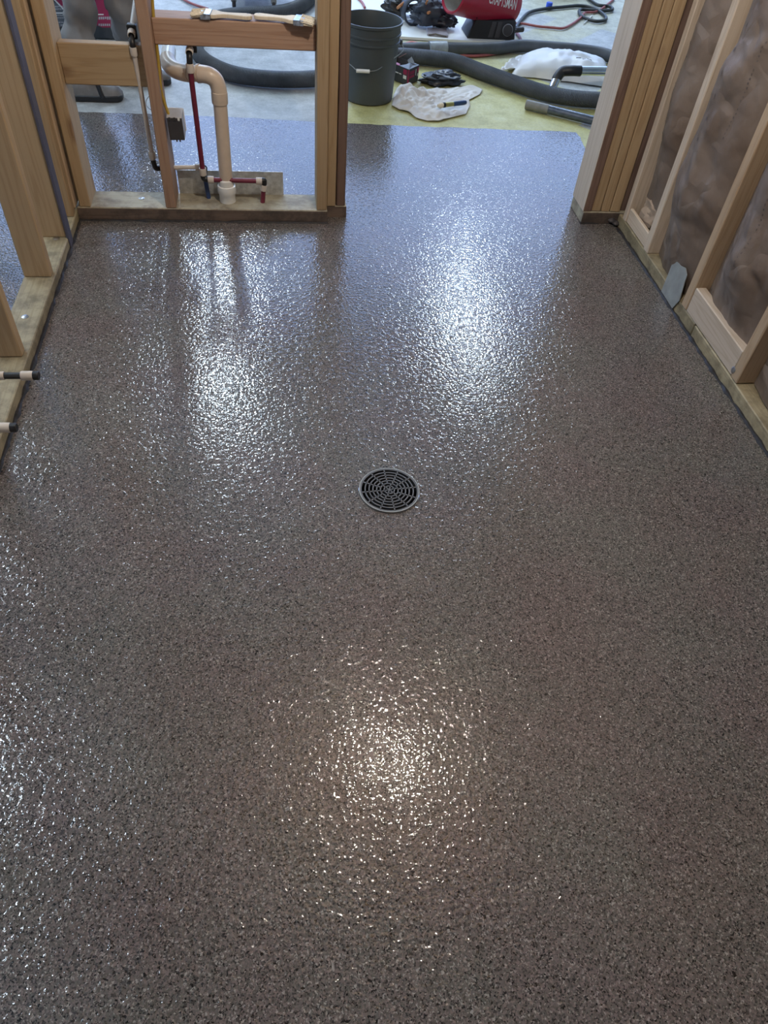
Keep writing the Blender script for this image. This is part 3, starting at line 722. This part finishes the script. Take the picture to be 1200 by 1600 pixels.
# steel wand resting on the sack, and the lower wand on the floor
t = thing('vacuum_wand', 'chrome vacuum wand with a black bent grip lying on the white sack', 'wand', flo(880, 112, .1))
rw = .026
a0, a1, a2, a3, a4 = flo(861, 143, .035), flo(871, 121, .095), flo(879, 112, .12), flo(892, 110.5, .13), flo(907, 111, .13)
MB().tube([a0, a1], rw * .9, 18).build('steel_neck', CHROME, t)
MB().tube(smoothpath([a1.lerp(a0, .15), a1, a2, a3, a4], 8), rw, 18).build('bent_grip', BLACK, t)
MB().tube([a4, flo(1000, 112, .13)], rw * .88, 18).build('steel_tube', CHROME, t)
t = thing('vacuum_tube', 'dark steel extension tube with a grey cuff lying on the yellow floor', 'tube', flo(870, 175, .025))
ra = .0235
c0, c1, c2_ = flo(822, 163, ra), flo(857, 171, ra), flo(985, 203, ra)
MB().tube([c0, c1], ra, 20).build('cuff', plain('grey_cuff', (.20, .20, .19), .5), t)
MB().lathe([(ra * .8, 0), (ra * .8, .02), (.001, .02)], c0 - (c1 - c0).normalized() * .0005, c1 - c0, 20).build('cuff_bore', BLACK, t)
MB().tube([c1, c2_], ra * .92, 20).build('tube', plain('blue_steel', (.11, .13, .17), .35, .6, var=.3), t)

# white sack
s0, s1, s2, s3 = flo(800, 118, 0), flo(950, 137, 0), flo(945, 100, 0), flo(815, 90, 0)
def sack(i, j, top=True, nu=40, nv=26):
    a, b = i / (nu - 1), j / (nv - 1)
    p = s0.lerp(s1, a).lerp(s3.lerp(s2, a), b)
    k = (max(0, sin(pi * a)) ** .35) * (max(0, sin(pi * b)) ** .42)
    p = p + V((.02 * fbm((a * 4, b * 4, 1)), .02 * fbm((a * 4, b * 4, 7)), 0)) * (1 - k)
    h = (.095 * k + .016 * fbm((a * 6, b * 4, 3)) * k) if top else 0
    return V((p.x, p.y, .004 + max(0, h)))
t = thing('white_sack', 'full white paper sack with a crimped end lying on the floor under the wand', 'sack', flo(870, 115))
mb = MB(); mb.grid(lambda i, j: sack(i, j), 40, 26); mb.grid(lambda i, j: sack(i, j, False), 40, 26); mb.build('sack_body', BAGM, t, angle=60)
ea, eb = s0.lerp(s3, .1), s0.lerp(s3, .9)
oa, ob = flo(776, 112, .01), flo(792, 96, .01)
mb = MB(); mb.grid(lambda i, j: ea.lerp(eb, j / 8).lerp(oa.lerp(ob, j / 8), i / 5) + V((.02, .0, .022 + .010 * sin(j * 2.3 + i) - i * .002)), 6, 9); mb.build('crimped_end', BAGM, t, solid=.004)
ea, eb = s1.lerp(s2, .12), s1.lerp(s2, .8); oa, ob = flo(972, 140, .01), flo(968, 118, .01)
mb = MB(); mb.grid(lambda i, j: ea.lerp(eb, j / 8).lerp(oa.lerp(ob, j / 8), i / 5) + V((-.02, .0, .022 + .010 * sin(j * 2.0 + i) - i * .002)), 6, 9); mb.build('crimped_end', BAGM, t, solid=.004)
mb = MB()
for (a, b, l) in ((.62, .35, .05), (.69, .37, .03), (.74, .36, .05)):
    p = [sack((a + l * k / 3) * 39, (b + .012 * (k % 2)) * 25) + V((0, 0, .001)) for k in range(4)]; mb.tube(p, .0016, 5)
tag(mb.build('sack_print', INK, t), kind='stuff')

# open carton
t = thing('open_carton', 'small black and red cardboard box with a torn open top', 'box', flo(637, 134))
B, Lf, Rt = flo(637, 134), flo(606, 121), flo(660, 123)
ux, uy = (Lf - B), (Rt - B); ux.z = uy.z = 0
ux = ux.normalized() * .165; uy = uy.normalized() * .105; hz = V((0, 0, .078)); K = B + ux + uy
def wallq(p, q, nm, m): MB().prism([p, q, q + hz, p + hz], (K - B).normalized() * .0015).build(nm, m, t, smooth=False)
wallq(B, B + ux, 'side_panel', CARTON); wallq(B, B + uy, 'side_panel', CARTON)
inn = plain('carton_inside', (.05, .045, .045), .8)
MB().prism([B + ux, K, K + hz, B + ux + hz], -ux * .01).build('side_panel', inn, t, smooth=False); MB().prism([B + uy, K, K + hz, B + uy + hz], -uy * .01).build('side_panel', inn, t, smooth=False)
MB().prism([B, B + ux, K, B + uy], (0, 0, .002)).build('bottom_panel', inn, t, smooth=False)
tp = lambda a, b, dz=0: B + ux * a + uy * b + hz + V((0, 0, dz))
MB().prism([tp(0, 0), tp(.45, 0), tp(.30, .35, .004), tp(.22, .55, .012), tp(.2, 1), tp(0, 1)], (0, 0, .0015)).build('top_flap', plain('flap_blue_grey', (.14, .16, .19), .5), t, smooth=False)
MB().prism([tp(.45, 0), tp(1, 0), tp(1, .3), tp(.5, .22)], (0, 0, .0015)).build('top_flap', MAGENTA, t, smooth=False)
MB().prism([tp(.22, .5), tp(.32, .5, .02), tp(.3, .85, .03), tp(.18, .9, .006)], (0, 0, .002)).build('torn_flap', plain('torn_card', (.3, .34, .38), .6), t, smooth=False)
MB().prism([tp(.9, .9), tp(.9, 1.0), tp(.6, 1.0, .03), tp(.62, .9, .03)], (0, 0, .0015)).build('torn_flap', plain('torn_pink', (.5, .28, .28), .6), t, smooth=False)
nf = -(uy.normalized()) * .0012; ng = -(ux.normalized()) * .0012
def label_on(o, du, n, a0, a1, z0, z1, m, nm='printed_patch'):
    p = [o + du * a0 + hz * z0, o + du * a1 + hz * z0, o + du * a1 + hz * z1, o + du * a0 + hz * z1]; MB().prism([q_ + n for q_ in p], -n * .5).build(nm, m, t, smooth=False)
for (a0, a1, z0, z1, m) in ((0, .04, .03, .97, MAGENTA), (.08, .24, .62, .92, MAGENTA), (.09, .23, .34, .56, WHITEP), (.45, .62, .52, .58, WHITEP), (.32, .42, .52, .58, WHITEP), (.78, .81, .5, .8, WHITEP)):
    label_on(B, ux, nf, a0, a1, z0, z1, m)
for (a0, a1, z0, z1, m) in ((0, .05, .03, .97, MAGENTA), (.1, .55, .42, .56, MAGENTA), (.12, .2, .62, .84, MAGENTA), (.24, .32, .62, .84, MAGENTA), (.36, .44, .62, .84, MAGENTA), (.48, .56, .62, .84, MAGENTA), (.68, .73, .45, .85, WHITEP), (.84, .97, .6, .9, MAGENTA), (.86, .95, .35, .52, WHITEP)):
    label_on(B, uy, ng, a0, a1, z0, z1, m)

# black bag lump
c = flo(690, 124, .02)
t = paper_lump((c.x, c.y, .022), .115, .062, .034, 6.1, 34, .8).build('black_bag', NAVY, None, c, angle=60); tag(t, 'crumpled black plastic bag beside the small carton', 'bag')

# rag
ro = [flo(u, v) for u, v in ((613, 163), (615, 150), (620, 140), (640, 142), (665, 141), (700, 139), (722, 137), (738, 134), (754, 141), (750, 148), (733, 157), (734, 166), (728, 179), (715, 182), (696, 187), (686, 190), (668, 190), (650, 185), (638, 176), (624, 173), (612, 166))]
cx_, cy_ = sum(p.x for p in ro) / len(ro), sum(p.y for p in ro) / len(ro)
ro_s = resample(ro + [ro[0]], .010)[:-1]
nr = len(ro_s)
def ragf(i, j):
    s = (i / 44.0); p = V((cx_, cy_, 0)).lerp(ro_s[j], s)
    fold = abs(fbm((p.x * 7 + p.y * 5, p.y * 7, 4), 2)) * .034 + abs(fbm((p.x * 16 - p.y * 9, p.y * 15, 8), 2)) * .022 + abs(fbm((p.x * 34, p.y * 34, 2), 2)) * .007
    left = max(0, min(1, (.95 - p.x) / .3))
    k = min(1, (1 - s) * 5 + .12)
    return V((p.x, p.y, .003 + fold * k * (.55 + left)))
mb = MB(); mb.grid(ragf, 45, nr, False, True)
t = mb.build('cotton_rag', RAG, None, flo(680, 165), solid=.002, angle=60); tag(t, 'rumpled white cotton rag spread on the yellow concrete', 'rag')
t = thing('rag_brush', 'small brush with a navy handle lying on the white rag', 'brush', flo(705, 163, .04))
bh, bt_ = flo(728, 160, .045), flo(686, 165, .045); dd = (bt_ - bh)
MB().tube([bh, bh + dd * .08, bh + dd * .42, bh + dd * .5], [.009, .0115, .0115, .010], 14).build('handle', BLUEH, t)
MB().tube([bh - dd * .02, bh], [.006, .0095], 12).build('end_cap', PVCW, t)
MB().tube([bh + dd * .48, bh + dd * .78], [.0105, .012], 14).build('ferrule', BRASS, t)
MB().tube([bh + dd * .78, bh + dd * .86], .0125, 14).build('collar', BLACK, t)
MB().tube([bh + dd * .85, bh + dd * .95, bh + dd * 1.05], [.011, .014, .007], 10).build('bristles', BRISTLE, t)

# white board under the heater
bd = [flo(616, 60.5, 0), flo(752, 68.5, 0)]
bl = bd[0] + (bd[0] - bd[1]) * .42; br_ = bd[1] + (bd[1] - bd[0]) * .30
back = V((-.12, 1.25, 0))
t = MB().prism([bl, br_, br_ + back, bl + back], (0, 0, .014)).build('white_board', WHITEB, None, bd[0], smooth=False); tag(t, 'large white sheet of board lying on the shop floor under the heater', 'board')
ZB = .014

# heater
t = thing('torpedo_heater', 'red cylindrical forced-air heater on a black base, lettered CRAFTSMAN', 'heater', flo(760, 60, ZB))
hb = flo(760, 61, ZB)
dirx = (flo(800, 60, ZB) - flo(735, 57, ZB)); dirx.z = 0; dirx.normalize()
ca = onY(708, -15, hb.y - .02); ce_ = onY(798, 9, hb.y + .17)
ax = (ce_ - ca).normalized(); Lc = .60; rc = .118
cen0 = ca
bottom = V((0, 0, -1)) - ax * V((0, 0, -1)).dot(ax); bottom.normalize()
axis_z = cen0.z
MB().lathe([(rc * .86, .012), (rc * .93, 0), (rc, .006), (rc, .43), (rc * .985, .44), (rc * .9, .47), (rc * .6, .48), (.001, .482)], cen0, ax, 48).build('shell', RED, t)
MB().lathe([(rc * .86, .012), (rc * .84, .05), (rc * .80, .20), (.04, .26), (.001, .26)], cen0, ax, 40).build('burner_cone', plain('cone_grey', (.42, .42, .40), .5, .3), t)
sd = ax.cross(bottom).normalized()
zc = cen0 + ax * .28
zlow = zc.z - rc
bw, bd_ = .27, .155
def base_sec(z, sxl, syl, dx=0): 
    o = V((zc.x, zc.y, z)) + dirx * (.03 + dx); n = V((-dirx.y, dirx.x, 0))
    return [o + dirx * sxl * a + n * syl * b for a, b in ((-.5, -.5), (.5, -.5), (.5, .5), (-.5, .5))]
lo_, hi_ = base_sec(ZB, .31, .20), base_sec(zlow + .035, .26, .17, .02)
mb = MB(); mb.v = lo_ + hi_; mb.f = [(0, 1, 2, 3), (4, 5, 6, 7)] + [(i, (i + 1) % 4, 4 + (i + 1) % 4, 4 + i) for i in range(4)]
mb.build('base', BLACK, t, bevel=.006)
fn = ((lo_[1] - lo_[0]).cross(hi_[0] - lo_[0])).normalized(); fn = fn if fn.y < 0 else -fn
P = lambda a, b: lo_[0].lerp(lo_[1], a).lerp(hi_[0].lerp(hi_[1], a), b)
for a in (.42, .56):
    MB().prism([P(a, .12), P(a + .10, .12), P(a + .10, .9), P(a, .9)], fn * .006).build('panel_rib', DGREY, t, smooth=False)
MB().lathe([(.028, 0), (.030, .008), (.026, .012), (.001, .012)], P(.82, .52), fn, 20).build('dial', DGREY, t)
MB().lathe([(.033, 0), (.033, .004), (.028, .004)], P(.82, .52), fn, 20).build('dial_ring', STEEL, t)
# lettering bent round the shell
cu = bpy.data.curves.new('lettering', 'FONT'); cu.body = 'CRAFTSMAN'; cu.size = .075; cu.extrude = 0; cu.offset = .0012; cu.resolution_u = 3
tmp = bpy.data.objects.new('tmp_text', cu); C.objects.link(tmp)
dg = bpy.context.evaluated_depsgraph_get(); me = bpy.data.meshes.new_from_object(tmp.evaluated_get(dg))
bpy.data.objects.remove(tmp)
bm = bmesh.new(); bm.from_mesh(me); bmesh.ops.remove_doubles(bm, verts=bm.verts, dist=1e-6)
for _k in range(2): bmesh.ops.subdivide_edges(bm, edges=[e for e in bm.edges if e.calc_length() > .012], cuts=1, use_grid_fill=True)
bmesh.ops.triangulate(bm, faces=bm.faces); bm.to_mesh(me); bm.free()
xs = [v.co.x for v in me.vertices]; wtxt = max(xs) - min(xs)
target_w = .225
front = V((0, -1, 0)) - ax * V((0, -1, 0)).dot(ax); front.normalize(); upn = ax.cross(front); upn = upn if upn.z > 0 else -upn
lt = MB(); off0 = .19
for v in me.vertices:
    s_ = (v.co.x - min(xs)) / wtxt * target_w
    th = (v.co.y * 1.0 - .028) / rc + R(18)
    lt.v.append(cen0 + ax * (off0 + s_) + (front * cos(th) + upn * sin(th)) * (rc + .0022))
lt.f = [tuple(p.vertices) for p in me.polygons]
lt.build('lettering', WHITEP, t, smooth=False)
for a_, th in ((.18, -.85), (.41, -.75), (.30, -.9)):
    MB().lathe([(.001, .004), (.005, .003), (.006, 0)], cen0 + ax * a_ + (front * cos(th) + upn * sin(th)) * (rc - .001), front * cos(th) + upn * sin(th), 10).build('screw_head', BLACK, t)
pg = flo(800, 50, .05)
MB().tube([flo(788, 50, .05), flo(806, 48, .05)], .010, 10).build('gas_fitting', DGREY, t)
MB().tube([flo(805, 47, .05), flo(817, 46, .05)], .015, 10).build('hose_nut', DGREY, t)

# dark work harness with orange trim
t = thing('tool_harness', 'dark webbing harness with loops and orange trim lying in a heap', 'harness', flo(665, 38, ZB))
def strap(pts, wd, m, nm, n=10):
    q = smoothpath(pts, n); mb = MB(); k = len(q)
    mb.grid(lambda i, j: q[i] + V((.0, wd * (j - .5), 0)) * .8 + V((wd * .35 * (j - .5), 0, 0)), k, 2)
    return mb.build(nm, m, t, solid=.006)
ca_ = flo(625, 12, ZB)
def loop(u, v, r, tilt, wd, nm, m=DWEB, sq=1.0):
    c0 = flo(u, v, ZB); c0.z = ZB + r * sq + .003; mb = MB()
    d = V((cos(tilt), sin(tilt), 0)); n = V((-d.y, d.x, 0))
    mb.grid(lambda i, j: c0 + d * r * cos(2 * pi * i / 28) + V((0, 0, r * sq * sin(2 * pi * i / 28))) + n * wd * (j - .5), 28, 2, True)
    return mb.build(nm, m, t, solid=.010)
loop(642, 37, .060, .15, .10, 'strap_loop', sq=1.15)
loop(688, 40, .055, -.5, .085, 'strap_loop', sq=1.1)
paper_lump(tuple(flo(668, 22, ZB + .075)), .12, .075, .075, 3.3, 30).build('padding', DWEB, t, angle=50)
paper_lump(tuple(flo(620, 9, ZB + .055)), .085, .075, .06, 5.3, 26).build('padding', BLACK, t, angle=50)
paper_lump(tuple(flo(694, 32, ZB + .048)), .075, .05, .05, 7.3, 24).build('padding', NAVY, t, angle=50)
MB().tube(smoothpath([flo(650, 36, .02), flo(658, 24, .08), flo(664, 10, .14), flo(668, 0, .18)], 6), .006, 8).build('orange_trim', ORANGE, t)
MB().tube(smoothpath([flo(678, 40, .02), flo(676, 28, .07), flo(672, 20, .11), flo(669, 20, .12)], 6), .009, 8).build('orange_trim', ORANGE, t)
MB().tube(smoothpath([flo(620, 14, .04), flo(624, 10, .10), flo(640, -2, .14)], 6), .009, 8).build('orange_trim', ORANGE, t)
MB().tube(smoothpath([flo(600, 8, .03), flo(603, 2, .05), flo(608, -3, .07)], 5), .012, 8).build('buckle', CHROME, t)
# grey packet
pk = [flo(u, v, ZB) for u, v in ((666, 46), (698, 48), (700, 59), (667, 56))]
t = MB().prism(pk, (0, 0, .012)).build('grey_packet', plain('packet_grey', (.36, .34, .37), .35, var=.2), None, pk[0], bevel=.003); tag(t, 'small flat grey packet with torn edge lying on the white board', 'packet')
MB().tube([pk[3] + V((.01, -.003, .006)), pk[3].lerp(pk[2], .4) + V((0, .004, .012)), pk[3].lerp(pk[2], .7) + V((0, 0, .008)), pk[2] + V((-.01, 0, .006))], .005, 6).build('torn_edge', plain('torn_brown', (.12, .10, .08), .7), t)

# cords
def cord(pts, r, m, name, label, cat='cord', z0=0.0):
    q = [flo(u, v, r + z0) for u, v in pts]; q = smoothpath(q, 8)
    t = MB().tube(q, r, 8).build(name, m, None, q[0]); tag(t, label, cat)
cord(((806, 44), (812, 34), (826, 20), (850, 14), (880, 11), (905, 9), (925, 12), (940, 20), (947, 28), (944, 32), (930, 33), (912, 27), (905, 20), (908, 15), (925, 16), (945, 17), (957, 15), (952, 10), (935, 8), (922, 0), (915, -8)), .011, CORD, 'power_cord', 'black power cord looping across the yellow floor behind the heater')
cord(((800, 42), (806, 37), (818, 37), (840, 41), (862, 43), (880, 44), (895, 37), (908, 27), (914, 20), (928, 19), (940, 14), (960, -2)), .008, CORDR, 'air_line', 'red air line trailing beside the black cord behind the heater', 'hose')
cord(((600, 66), (618, 67), (630, 69.5), (642, 66.5), (655, 68.5), (672, 68)), .009, CORDS, 'air_line', 'short salmon hose end showing between bucket and white board', 'hose')
cord(((716, 86), (735, 87.5), (760, 86), (785, 82), (800, 80), (815, 70), (812, 58), (806, 50)), .008, CORDR, 'air_line', 'dark red line tucked under the taped hose below the heater', 'hose')
cord(((280, -6), (292, 2), (306, 8), (325, 14)), .008, CORDR, 'air_line', 'thin red line on the concrete beyond the left chip brush', 'hose')
cord(((570, 12), (566, 4), (558, -4)), .008, CORDR, 'air_line', 'thin red line on the white board behind the bucket', 'hose', ZB)
cord(((912, 37), (926, 24)), .004, PVCW, 'cable_tie', 'white cable tie sticking out of the cord loop', 'tie')
c = flo(858, 9, .02)
t = MB().lathe([(.001, .04), (.020, .04), (.022, .036), (.022, 0), (.001, 0)], V((c.x, c.y, .001)), (0, 0, 1), 20).build('blue_cap', plain('bright_blue', (.02, .09, .65), .4), None, V((c.x, c.y, 0))); tag(t, 'small bright blue cap on the floor beyond the power cord', 'cap')
c = flo(872, -10, 0)
t = paper_lump((c.x, c.y + .05, .09), .20, .13, .15, 9.4, 26).build('grey_sack', plain('sack_grey', (.30, .30, .28), .7, var=.15, bump=.3), None, c, angle=60); tag(t, 'slumped grey sack at the top edge behind the power cord', 'sack')

# machine with casters, top edge
c0 = flo(366, 14); c1 = flo(428, 14)
t = thing('wheeled_machine', 'dark underside of a wheeled machine at the top edge beyond the chip brushes', 'machine', c0)
MB().box((c0.x - .03, c0.y + .02, .09), (c1.x + .03, c0.y + .45, .42)).build('body', DGREY, t, bevel=.012)
for (x_, y_) in ((c0.x, c0.y + .03), (c1.x, c0.y + .03), (c0.x, c0.y + .4), (c1.x, c0.y + .4)):
    k = MB().prism([(x_ - .016, y_ - .02, .035), (x_ + .016, y_ - .02, .035), (x_ + .022, y_ - .03, .09), (x_ - .022, y_ - .03, .09)], (0, .045, 0)).build('caster_fork', plain('caster_grey', (.28, .29, .29), .5), t, smooth=False)
    MB().lathe([(.001, -.011), (.025, -.011), (.028, -.006), (.028, .006), (.025, .011), (.001, .011)], (x_, y_, .028), (1, 0, 0), 20).build('wheel', DGREY, k)

# red and charcoal carton
c = flo(84, 58); 
t = thing('red_carton', 'large charcoal and red printed carton standing behind the person', 'box', flo(140, 58))
x0, x1, y0 = c.x - .25, flo(205, 62).x + .02, flo(140, 60).y
zt_ = .42
MB().box((x0, y0, 0), (x1, y0 + .4, zt_)).build('carton_body', CARTON, t, smooth=False, bevel=.003)
pz = lambda u, v: onY(u, v, y0 - .001)
def patch(uv, m, nm='printed_panel'): MB().prism([pz(u, v) for u, v in uv], (0, -.0008, 0)).build(nm, m, t, smooth=False)
GREYP = plain('print_grey', (.11, .12, .14), .5)
patch(((84, -25), (205, -25), (205, 43), (160, 43), (106, 20), (84, 0)), MAGENTA)
patch(((60, -4), (92, 6), (106, 20), (106, 42), (60, 42)), GREYP)
for (u0, v0, u1, v1) in ((84, -2, 104, 19), ): MB().tube([pz(u0, v0) + V((0, -.002, 0)), pz(u1, v1) + V((0, -.002, 0))], .004, 6).build('print_line', WHITEP, t)
for (u0, v0, u1, v1) in ((84, 20.3, 106, 20.3), (146, 22.5, 162, 22.6)): MB().tube([pz(u0, v0) + V((0, -.002, 0)), pz(u1, v1) + V((0, -.002, 0))], .003, 6).build('print_line', WHITEP, t)
r3 = random.Random(2); mb = MB()
for (u0, v0, n_, w_, h_) in ((86, 9, 5, 1.6, 2.4), (86, 13, 6, 1.6, 2.4), (86, 23, 9, 1.5, 2), (89, 27, 7, 1.5, 2), (90, 34, 6, 1.5, 2), (95, 38, 4, 1.5, 2.4), (148, 26, 8, 2.2, 4.5), (154, 37, 6, 2.2, 4)):
    for k in range(n_):
        u = u0 + k * (w_ + 1); hh = h_ * r3.uniform(.7, 1); mb.prism([pz(u, v0), pz(u + w_, v0), pz(u + w_, v0 + hh), pz(u, v0 + hh)], (0, -.0015, 0))
tag(mb.build('printed_lines', plain('print_pale', (.42, .42, .45), .5), t, smooth=False), kind='stuff')

# ================================================================== PERSON
def skin_mesh(joints, edges, sub=2, root=0):
    me = bpy.data.meshes.new('tmp'); me.from_pydata([j[0] for j in joints], edges, [])
    o = bpy.data.objects.new('tmp', me); C.objects.link(o)
    md = o.modifiers.new('s', 'SKIN'); md.use_smooth_shade = True
    for k, v in enumerate(me.skin_vertices[0].data):
        r = joints[k][1]; v.radius = r if isinstance(r, tuple) else (r, r); v.use_root = (k == root)
    s = o.modifiers.new('u', 'SUBSURF'); s.levels = sub; s.render_levels = sub
    bpy.context.view_layer.update()
    res = bpy.data.meshes.new_from_object(o.evaluated_get(bpy.context.evaluated_depsgraph_get()))
    bpy.data.objects.remove(o)
    mb = MB(); mb.v = [v.co.copy() for v in res.vertices]; mb.f = [tuple(p.vertices) for p in res.polygons]
    bpy.data.meshes.remove(res); return mb
PX, PY = -.80, 4.07
fa = V((-.895, 3.99, 0)); fb = V((-.685, 4.22, 0))
t = thing('person', 'person in loose grey work trousers and dark boots standing behind the plumbing wall', 'person', (PX, PY, 0))
hipA, hipB = V((PX - .07, PY - .05, .92)), V((PX + .06, PY + .08, .92))
knA, knB = V((-.842, 3.98, .50)), V((-.665, 4.06, .46))
pel, chest, neck = V((PX, PY, .98)), V((PX + .02, PY, 1.28)), V((PX + .05, PY, 1.50))
shA, shB = V((PX + .02, PY - .19, 1.42)), V((PX + .02, PY + .19, 1.42))
elA, elB = V((PX + .05, PY - .25, 1.14)), V((PX + .05, PY + .25, 1.14))
wrA, wrB = V((PX + .22, PY - .20, .98)), V((PX + .22, PY + .20, .98))
J = [(pel, .12), (V((PX + .01, PY, 1.12)), .115), (chest, .135), (neck, .055), (V((PX + .07, PY, 1.57)), .052),
     (hipA, .075), (knA, .044), (fa + V((0, 0, .09)), .038), (hipB, .075), (knB, .044), (fb + V((0, 0, .09)), .038),
     (shA, .062), (elA, .045), (wrA, .030), (shB, .062), (elB, .045), (wrB, .030)]
E_ = [(0, 1), (1, 2), (2, 3), (3, 4), (0, 5), (5, 6), (6, 7), (0, 8), (8, 9), (9, 10), (2, 11), (11, 12), (12, 13), (2, 14), (14, 15), (15, 16)]
body = skin_mesh(J, E_)
hc = V((PX + .09, PY, 1.645))          # head: ellipsoid with nose, chin, brow
n0 = len(body.v)
def headf(i, j, N=22):
    th, ph = pi * i / (N - 1), 2 * pi * j / N; d = V((sin(th) * cos(ph), sin(th) * sin(ph), cos(th)))
    x = d.x * .098; yv = d.y * .078; z = d.z * .118
    if d.x > 0:
        nose = math.exp(-((d.y / .16) ** 2) - ((d.z + .12) / .22) ** 2) * .024
        eye = -math.exp(-((abs(d.y) - .38) / .16) ** 2 - ((d.z - .06) / .12) ** 2) * .010
        x += nose + eye + math.exp(-((d.y / .35) ** 2) - ((d.z + .55) / .10) ** 2) * .006
    if d.z < 0: yv *= 1 + .28 * d.z; 
    return hc + V((x, yv, z))
body.grid(headf, 22, 22, False, True)
for w_, sgn in ((wrA, -1), (wrB, 1)):    # hands: palm, four fingers, thumb
    d = (w_ - (elA if sgn < 0 else elB)).normalized(); s = d.cross(V((0, 0, 1))).normalized()
    palm = w_ + d * .05
    body.tube([w_, w_ + d * .02, palm, palm + d * .045], [.026, .034, .040, .034], 10)
    for k in range(4):
        b0 = palm + d * .04 + s * (k - 1.5) * .019; L = (.065, .075, .07, .055)[k]
        body.tube([b0, b0 + d * L * .45 - V((0, 0, .006)), b0 + d * L * .8 - V((0, 0, .022)), b0 + d * L * .9 - V((0, 0, .038))], [.0092, .009, .0082, .006], 8)
    b0 = palm - d * .015 + s * sgn * -.034
    body.tube([b0, b0 + d * .03 - s * sgn * .022, b0 + d * .058 - s * sgn * .026 - V((0, 0, .01))], [.012, .010, .007], 8)
body.build('body', SKIN, t, angle=80)
for sgn in (-1, 1):
    MB().lathe([(.001, -.008), (.018, -.006), (.026, .002), (.020, .008), (.001, .006)], hc + V((-.005, sgn * .079, -.005)), (0.2, sgn, 0), 14, .65).build('ear', SKIN, t)
    MB().lathe([(.001, .011), (.008, .008), (.011, 0)], hc + V((.083, sgn * .029, .008)), (1, 0, 0), 12).build('eye', plain('eye', (.08, .06, .05), .2), t)
MB().tube([hc + V((.092, -.022, -.058)), hc + V((.099, 0, -.057)), hc + V((.092, .022, -.058))], [.003, .006, .003], 8).build('mouth', plain('lips', (.36, .14, .12), .5), t)
hm = MB(); hm.grid(lambda i, j: hc + V((-.012, 0, .006)) + V((.106 * sin(1.75 * i / 9) * cos(2 * pi * j / 24) - (.0 if cos(2 * pi * j / 24) < 0 else .012 * i / 9), .088 * sin(1.75 * i / 9) * sin(2 * pi * j / 24), .124 * cos(1.75 * i / 9) + (.05 * (i / 9) ** 2 if cos(2 * pi * j / 24) > .4 else 0))), 10, 24, False, True); hm.build('hair', HAIR, t)
# clothes
sh_ = skin_mesh([(V((PX, PY, .95)), .15), (V((PX + .01, PY, 1.12)), .142), (chest, .158), (V((PX + .04, PY, 1.47)), .075), (shA, .082), (elA, .062), (elA.lerp(wrA, .8), .045), (shB, .082), (elB, .062), (elB.lerp(wrB, .8), .045)], [(0, 1), (1, 2), (2, 3), (2, 4), (4, 5), (5, 6), (2, 7), (7, 8), (8, 9)])
sh_.build('shirt', SHIRT, t, angle=80)
ja = [(pel, .145), (hipA, .105), (hipA.lerp(knA, .5) + V((0.01, -.01, 0)), .090), (knA + V((.02, 0, .06)), .080), (knA + V((.0, 0, -.12)), .078), (fa + V((.02, 0, .17)), .078), (fa + V((.02, 0, .09)), .074),
      (hipB, .10), (hipB.lerp(knB, .5), .086), (knB + V((.0, 0, .05)), .078), (knB + V((.01, -.02, -.11)), .072), (fb + V((.0, -.02, .20)), .068), (fb + V((.0, 0, .10)), .070)]
tr = skin_mesh(ja, [(0, 1), (1, 2), (2, 3), (3, 4), (4, 5), (5, 6), (0, 7), (7, 8), (8, 9), (9, 10), (10, 11), (11, 12)], 3)
cen_of = {}
for v in tr.v:                                   # hanging folds
    z = v.z; ctr = (fa.lerp(hipA, z / .92) if (v - fa.lerp(hipA, z / .92)).length < (v - fb.lerp(hipB, z / .92)).length else fb.lerp(hipB, z / .92))
    d = v - ctr; d.z = 0
    if d.length > 1e-4:
        d.normalize()
        diag = z * 13 + (v.x * 9 + v.y * 6)
        kk = 1 - abs(sin(1.1 * diag + 2.0 * fbm((v.x * 4, v.y * 4, z * 3)))); k = -.006 + .030 * kk * kk + .016 * sin(2.1 * diag + 2.6 * fbm((v.x * 5, v.y * 5, z * 4))) + .022 * fbm((v.x * 9, v.y * 9, z * 7))
        v += d * k
tr.build('trousers', TROUS, t, angle=80)
def boot(f, d, nm='boot'):
    d = V((d[0], d[1], 0)).normalized(); s = V((-d.y, d.x, 0))
    prof = [(-.085, .035, .10), (-.07, .042, .115), (-.03, .044, .12), (.02, .044, .10), (.07, .046, .075), (.12, .048, .062), (.16, .040, .050), (.178, .018, .034)]
    mb = MB(); N = 14
    def fn(i, j):
        l, w_, h_ = prof[i]; a = pi * j / (N - 1)
        return f + d * l + s * w_ * cos(a) + V((0, 0, .022 + (h_ - .022) * max(0, sin(a)) ** .7))
    mb.grid(fn, len(prof), N)
    mb.f.append(tuple(range(N))); mb.f.append(tuple(reversed(range((len(prof) - 1) * N, len(prof) * N))))
    b_ = mb.build(nm, LEATHER, t, angle=60)
    MB().tube([f + d * .09 + s * .052 + V((0, 0, .02)), f + d * .075 + s * .035 + V((0, 0, .072)), f + d * .065 + V((0, 0, .086)), f + d * .075 - s * .035 + V((0, 0, .072)), f + d * .09 - s * .052 + V((0, 0, .02))], .010, 8).build('strap', BLACK, b_)
    so = MB(); so.prism([f + d * l + s * (w_ + .004) + V((0, 0, .0)) for l, w_, _ in prof] + [f + d * l - s * (w_ + .004) for l, w_, _ in reversed(prof)], (0, 0, .026)); so.build('sole', BLACK, b_, bevel=.004)
boot(fa, (1, .02)); boot(fb, (1, .1))
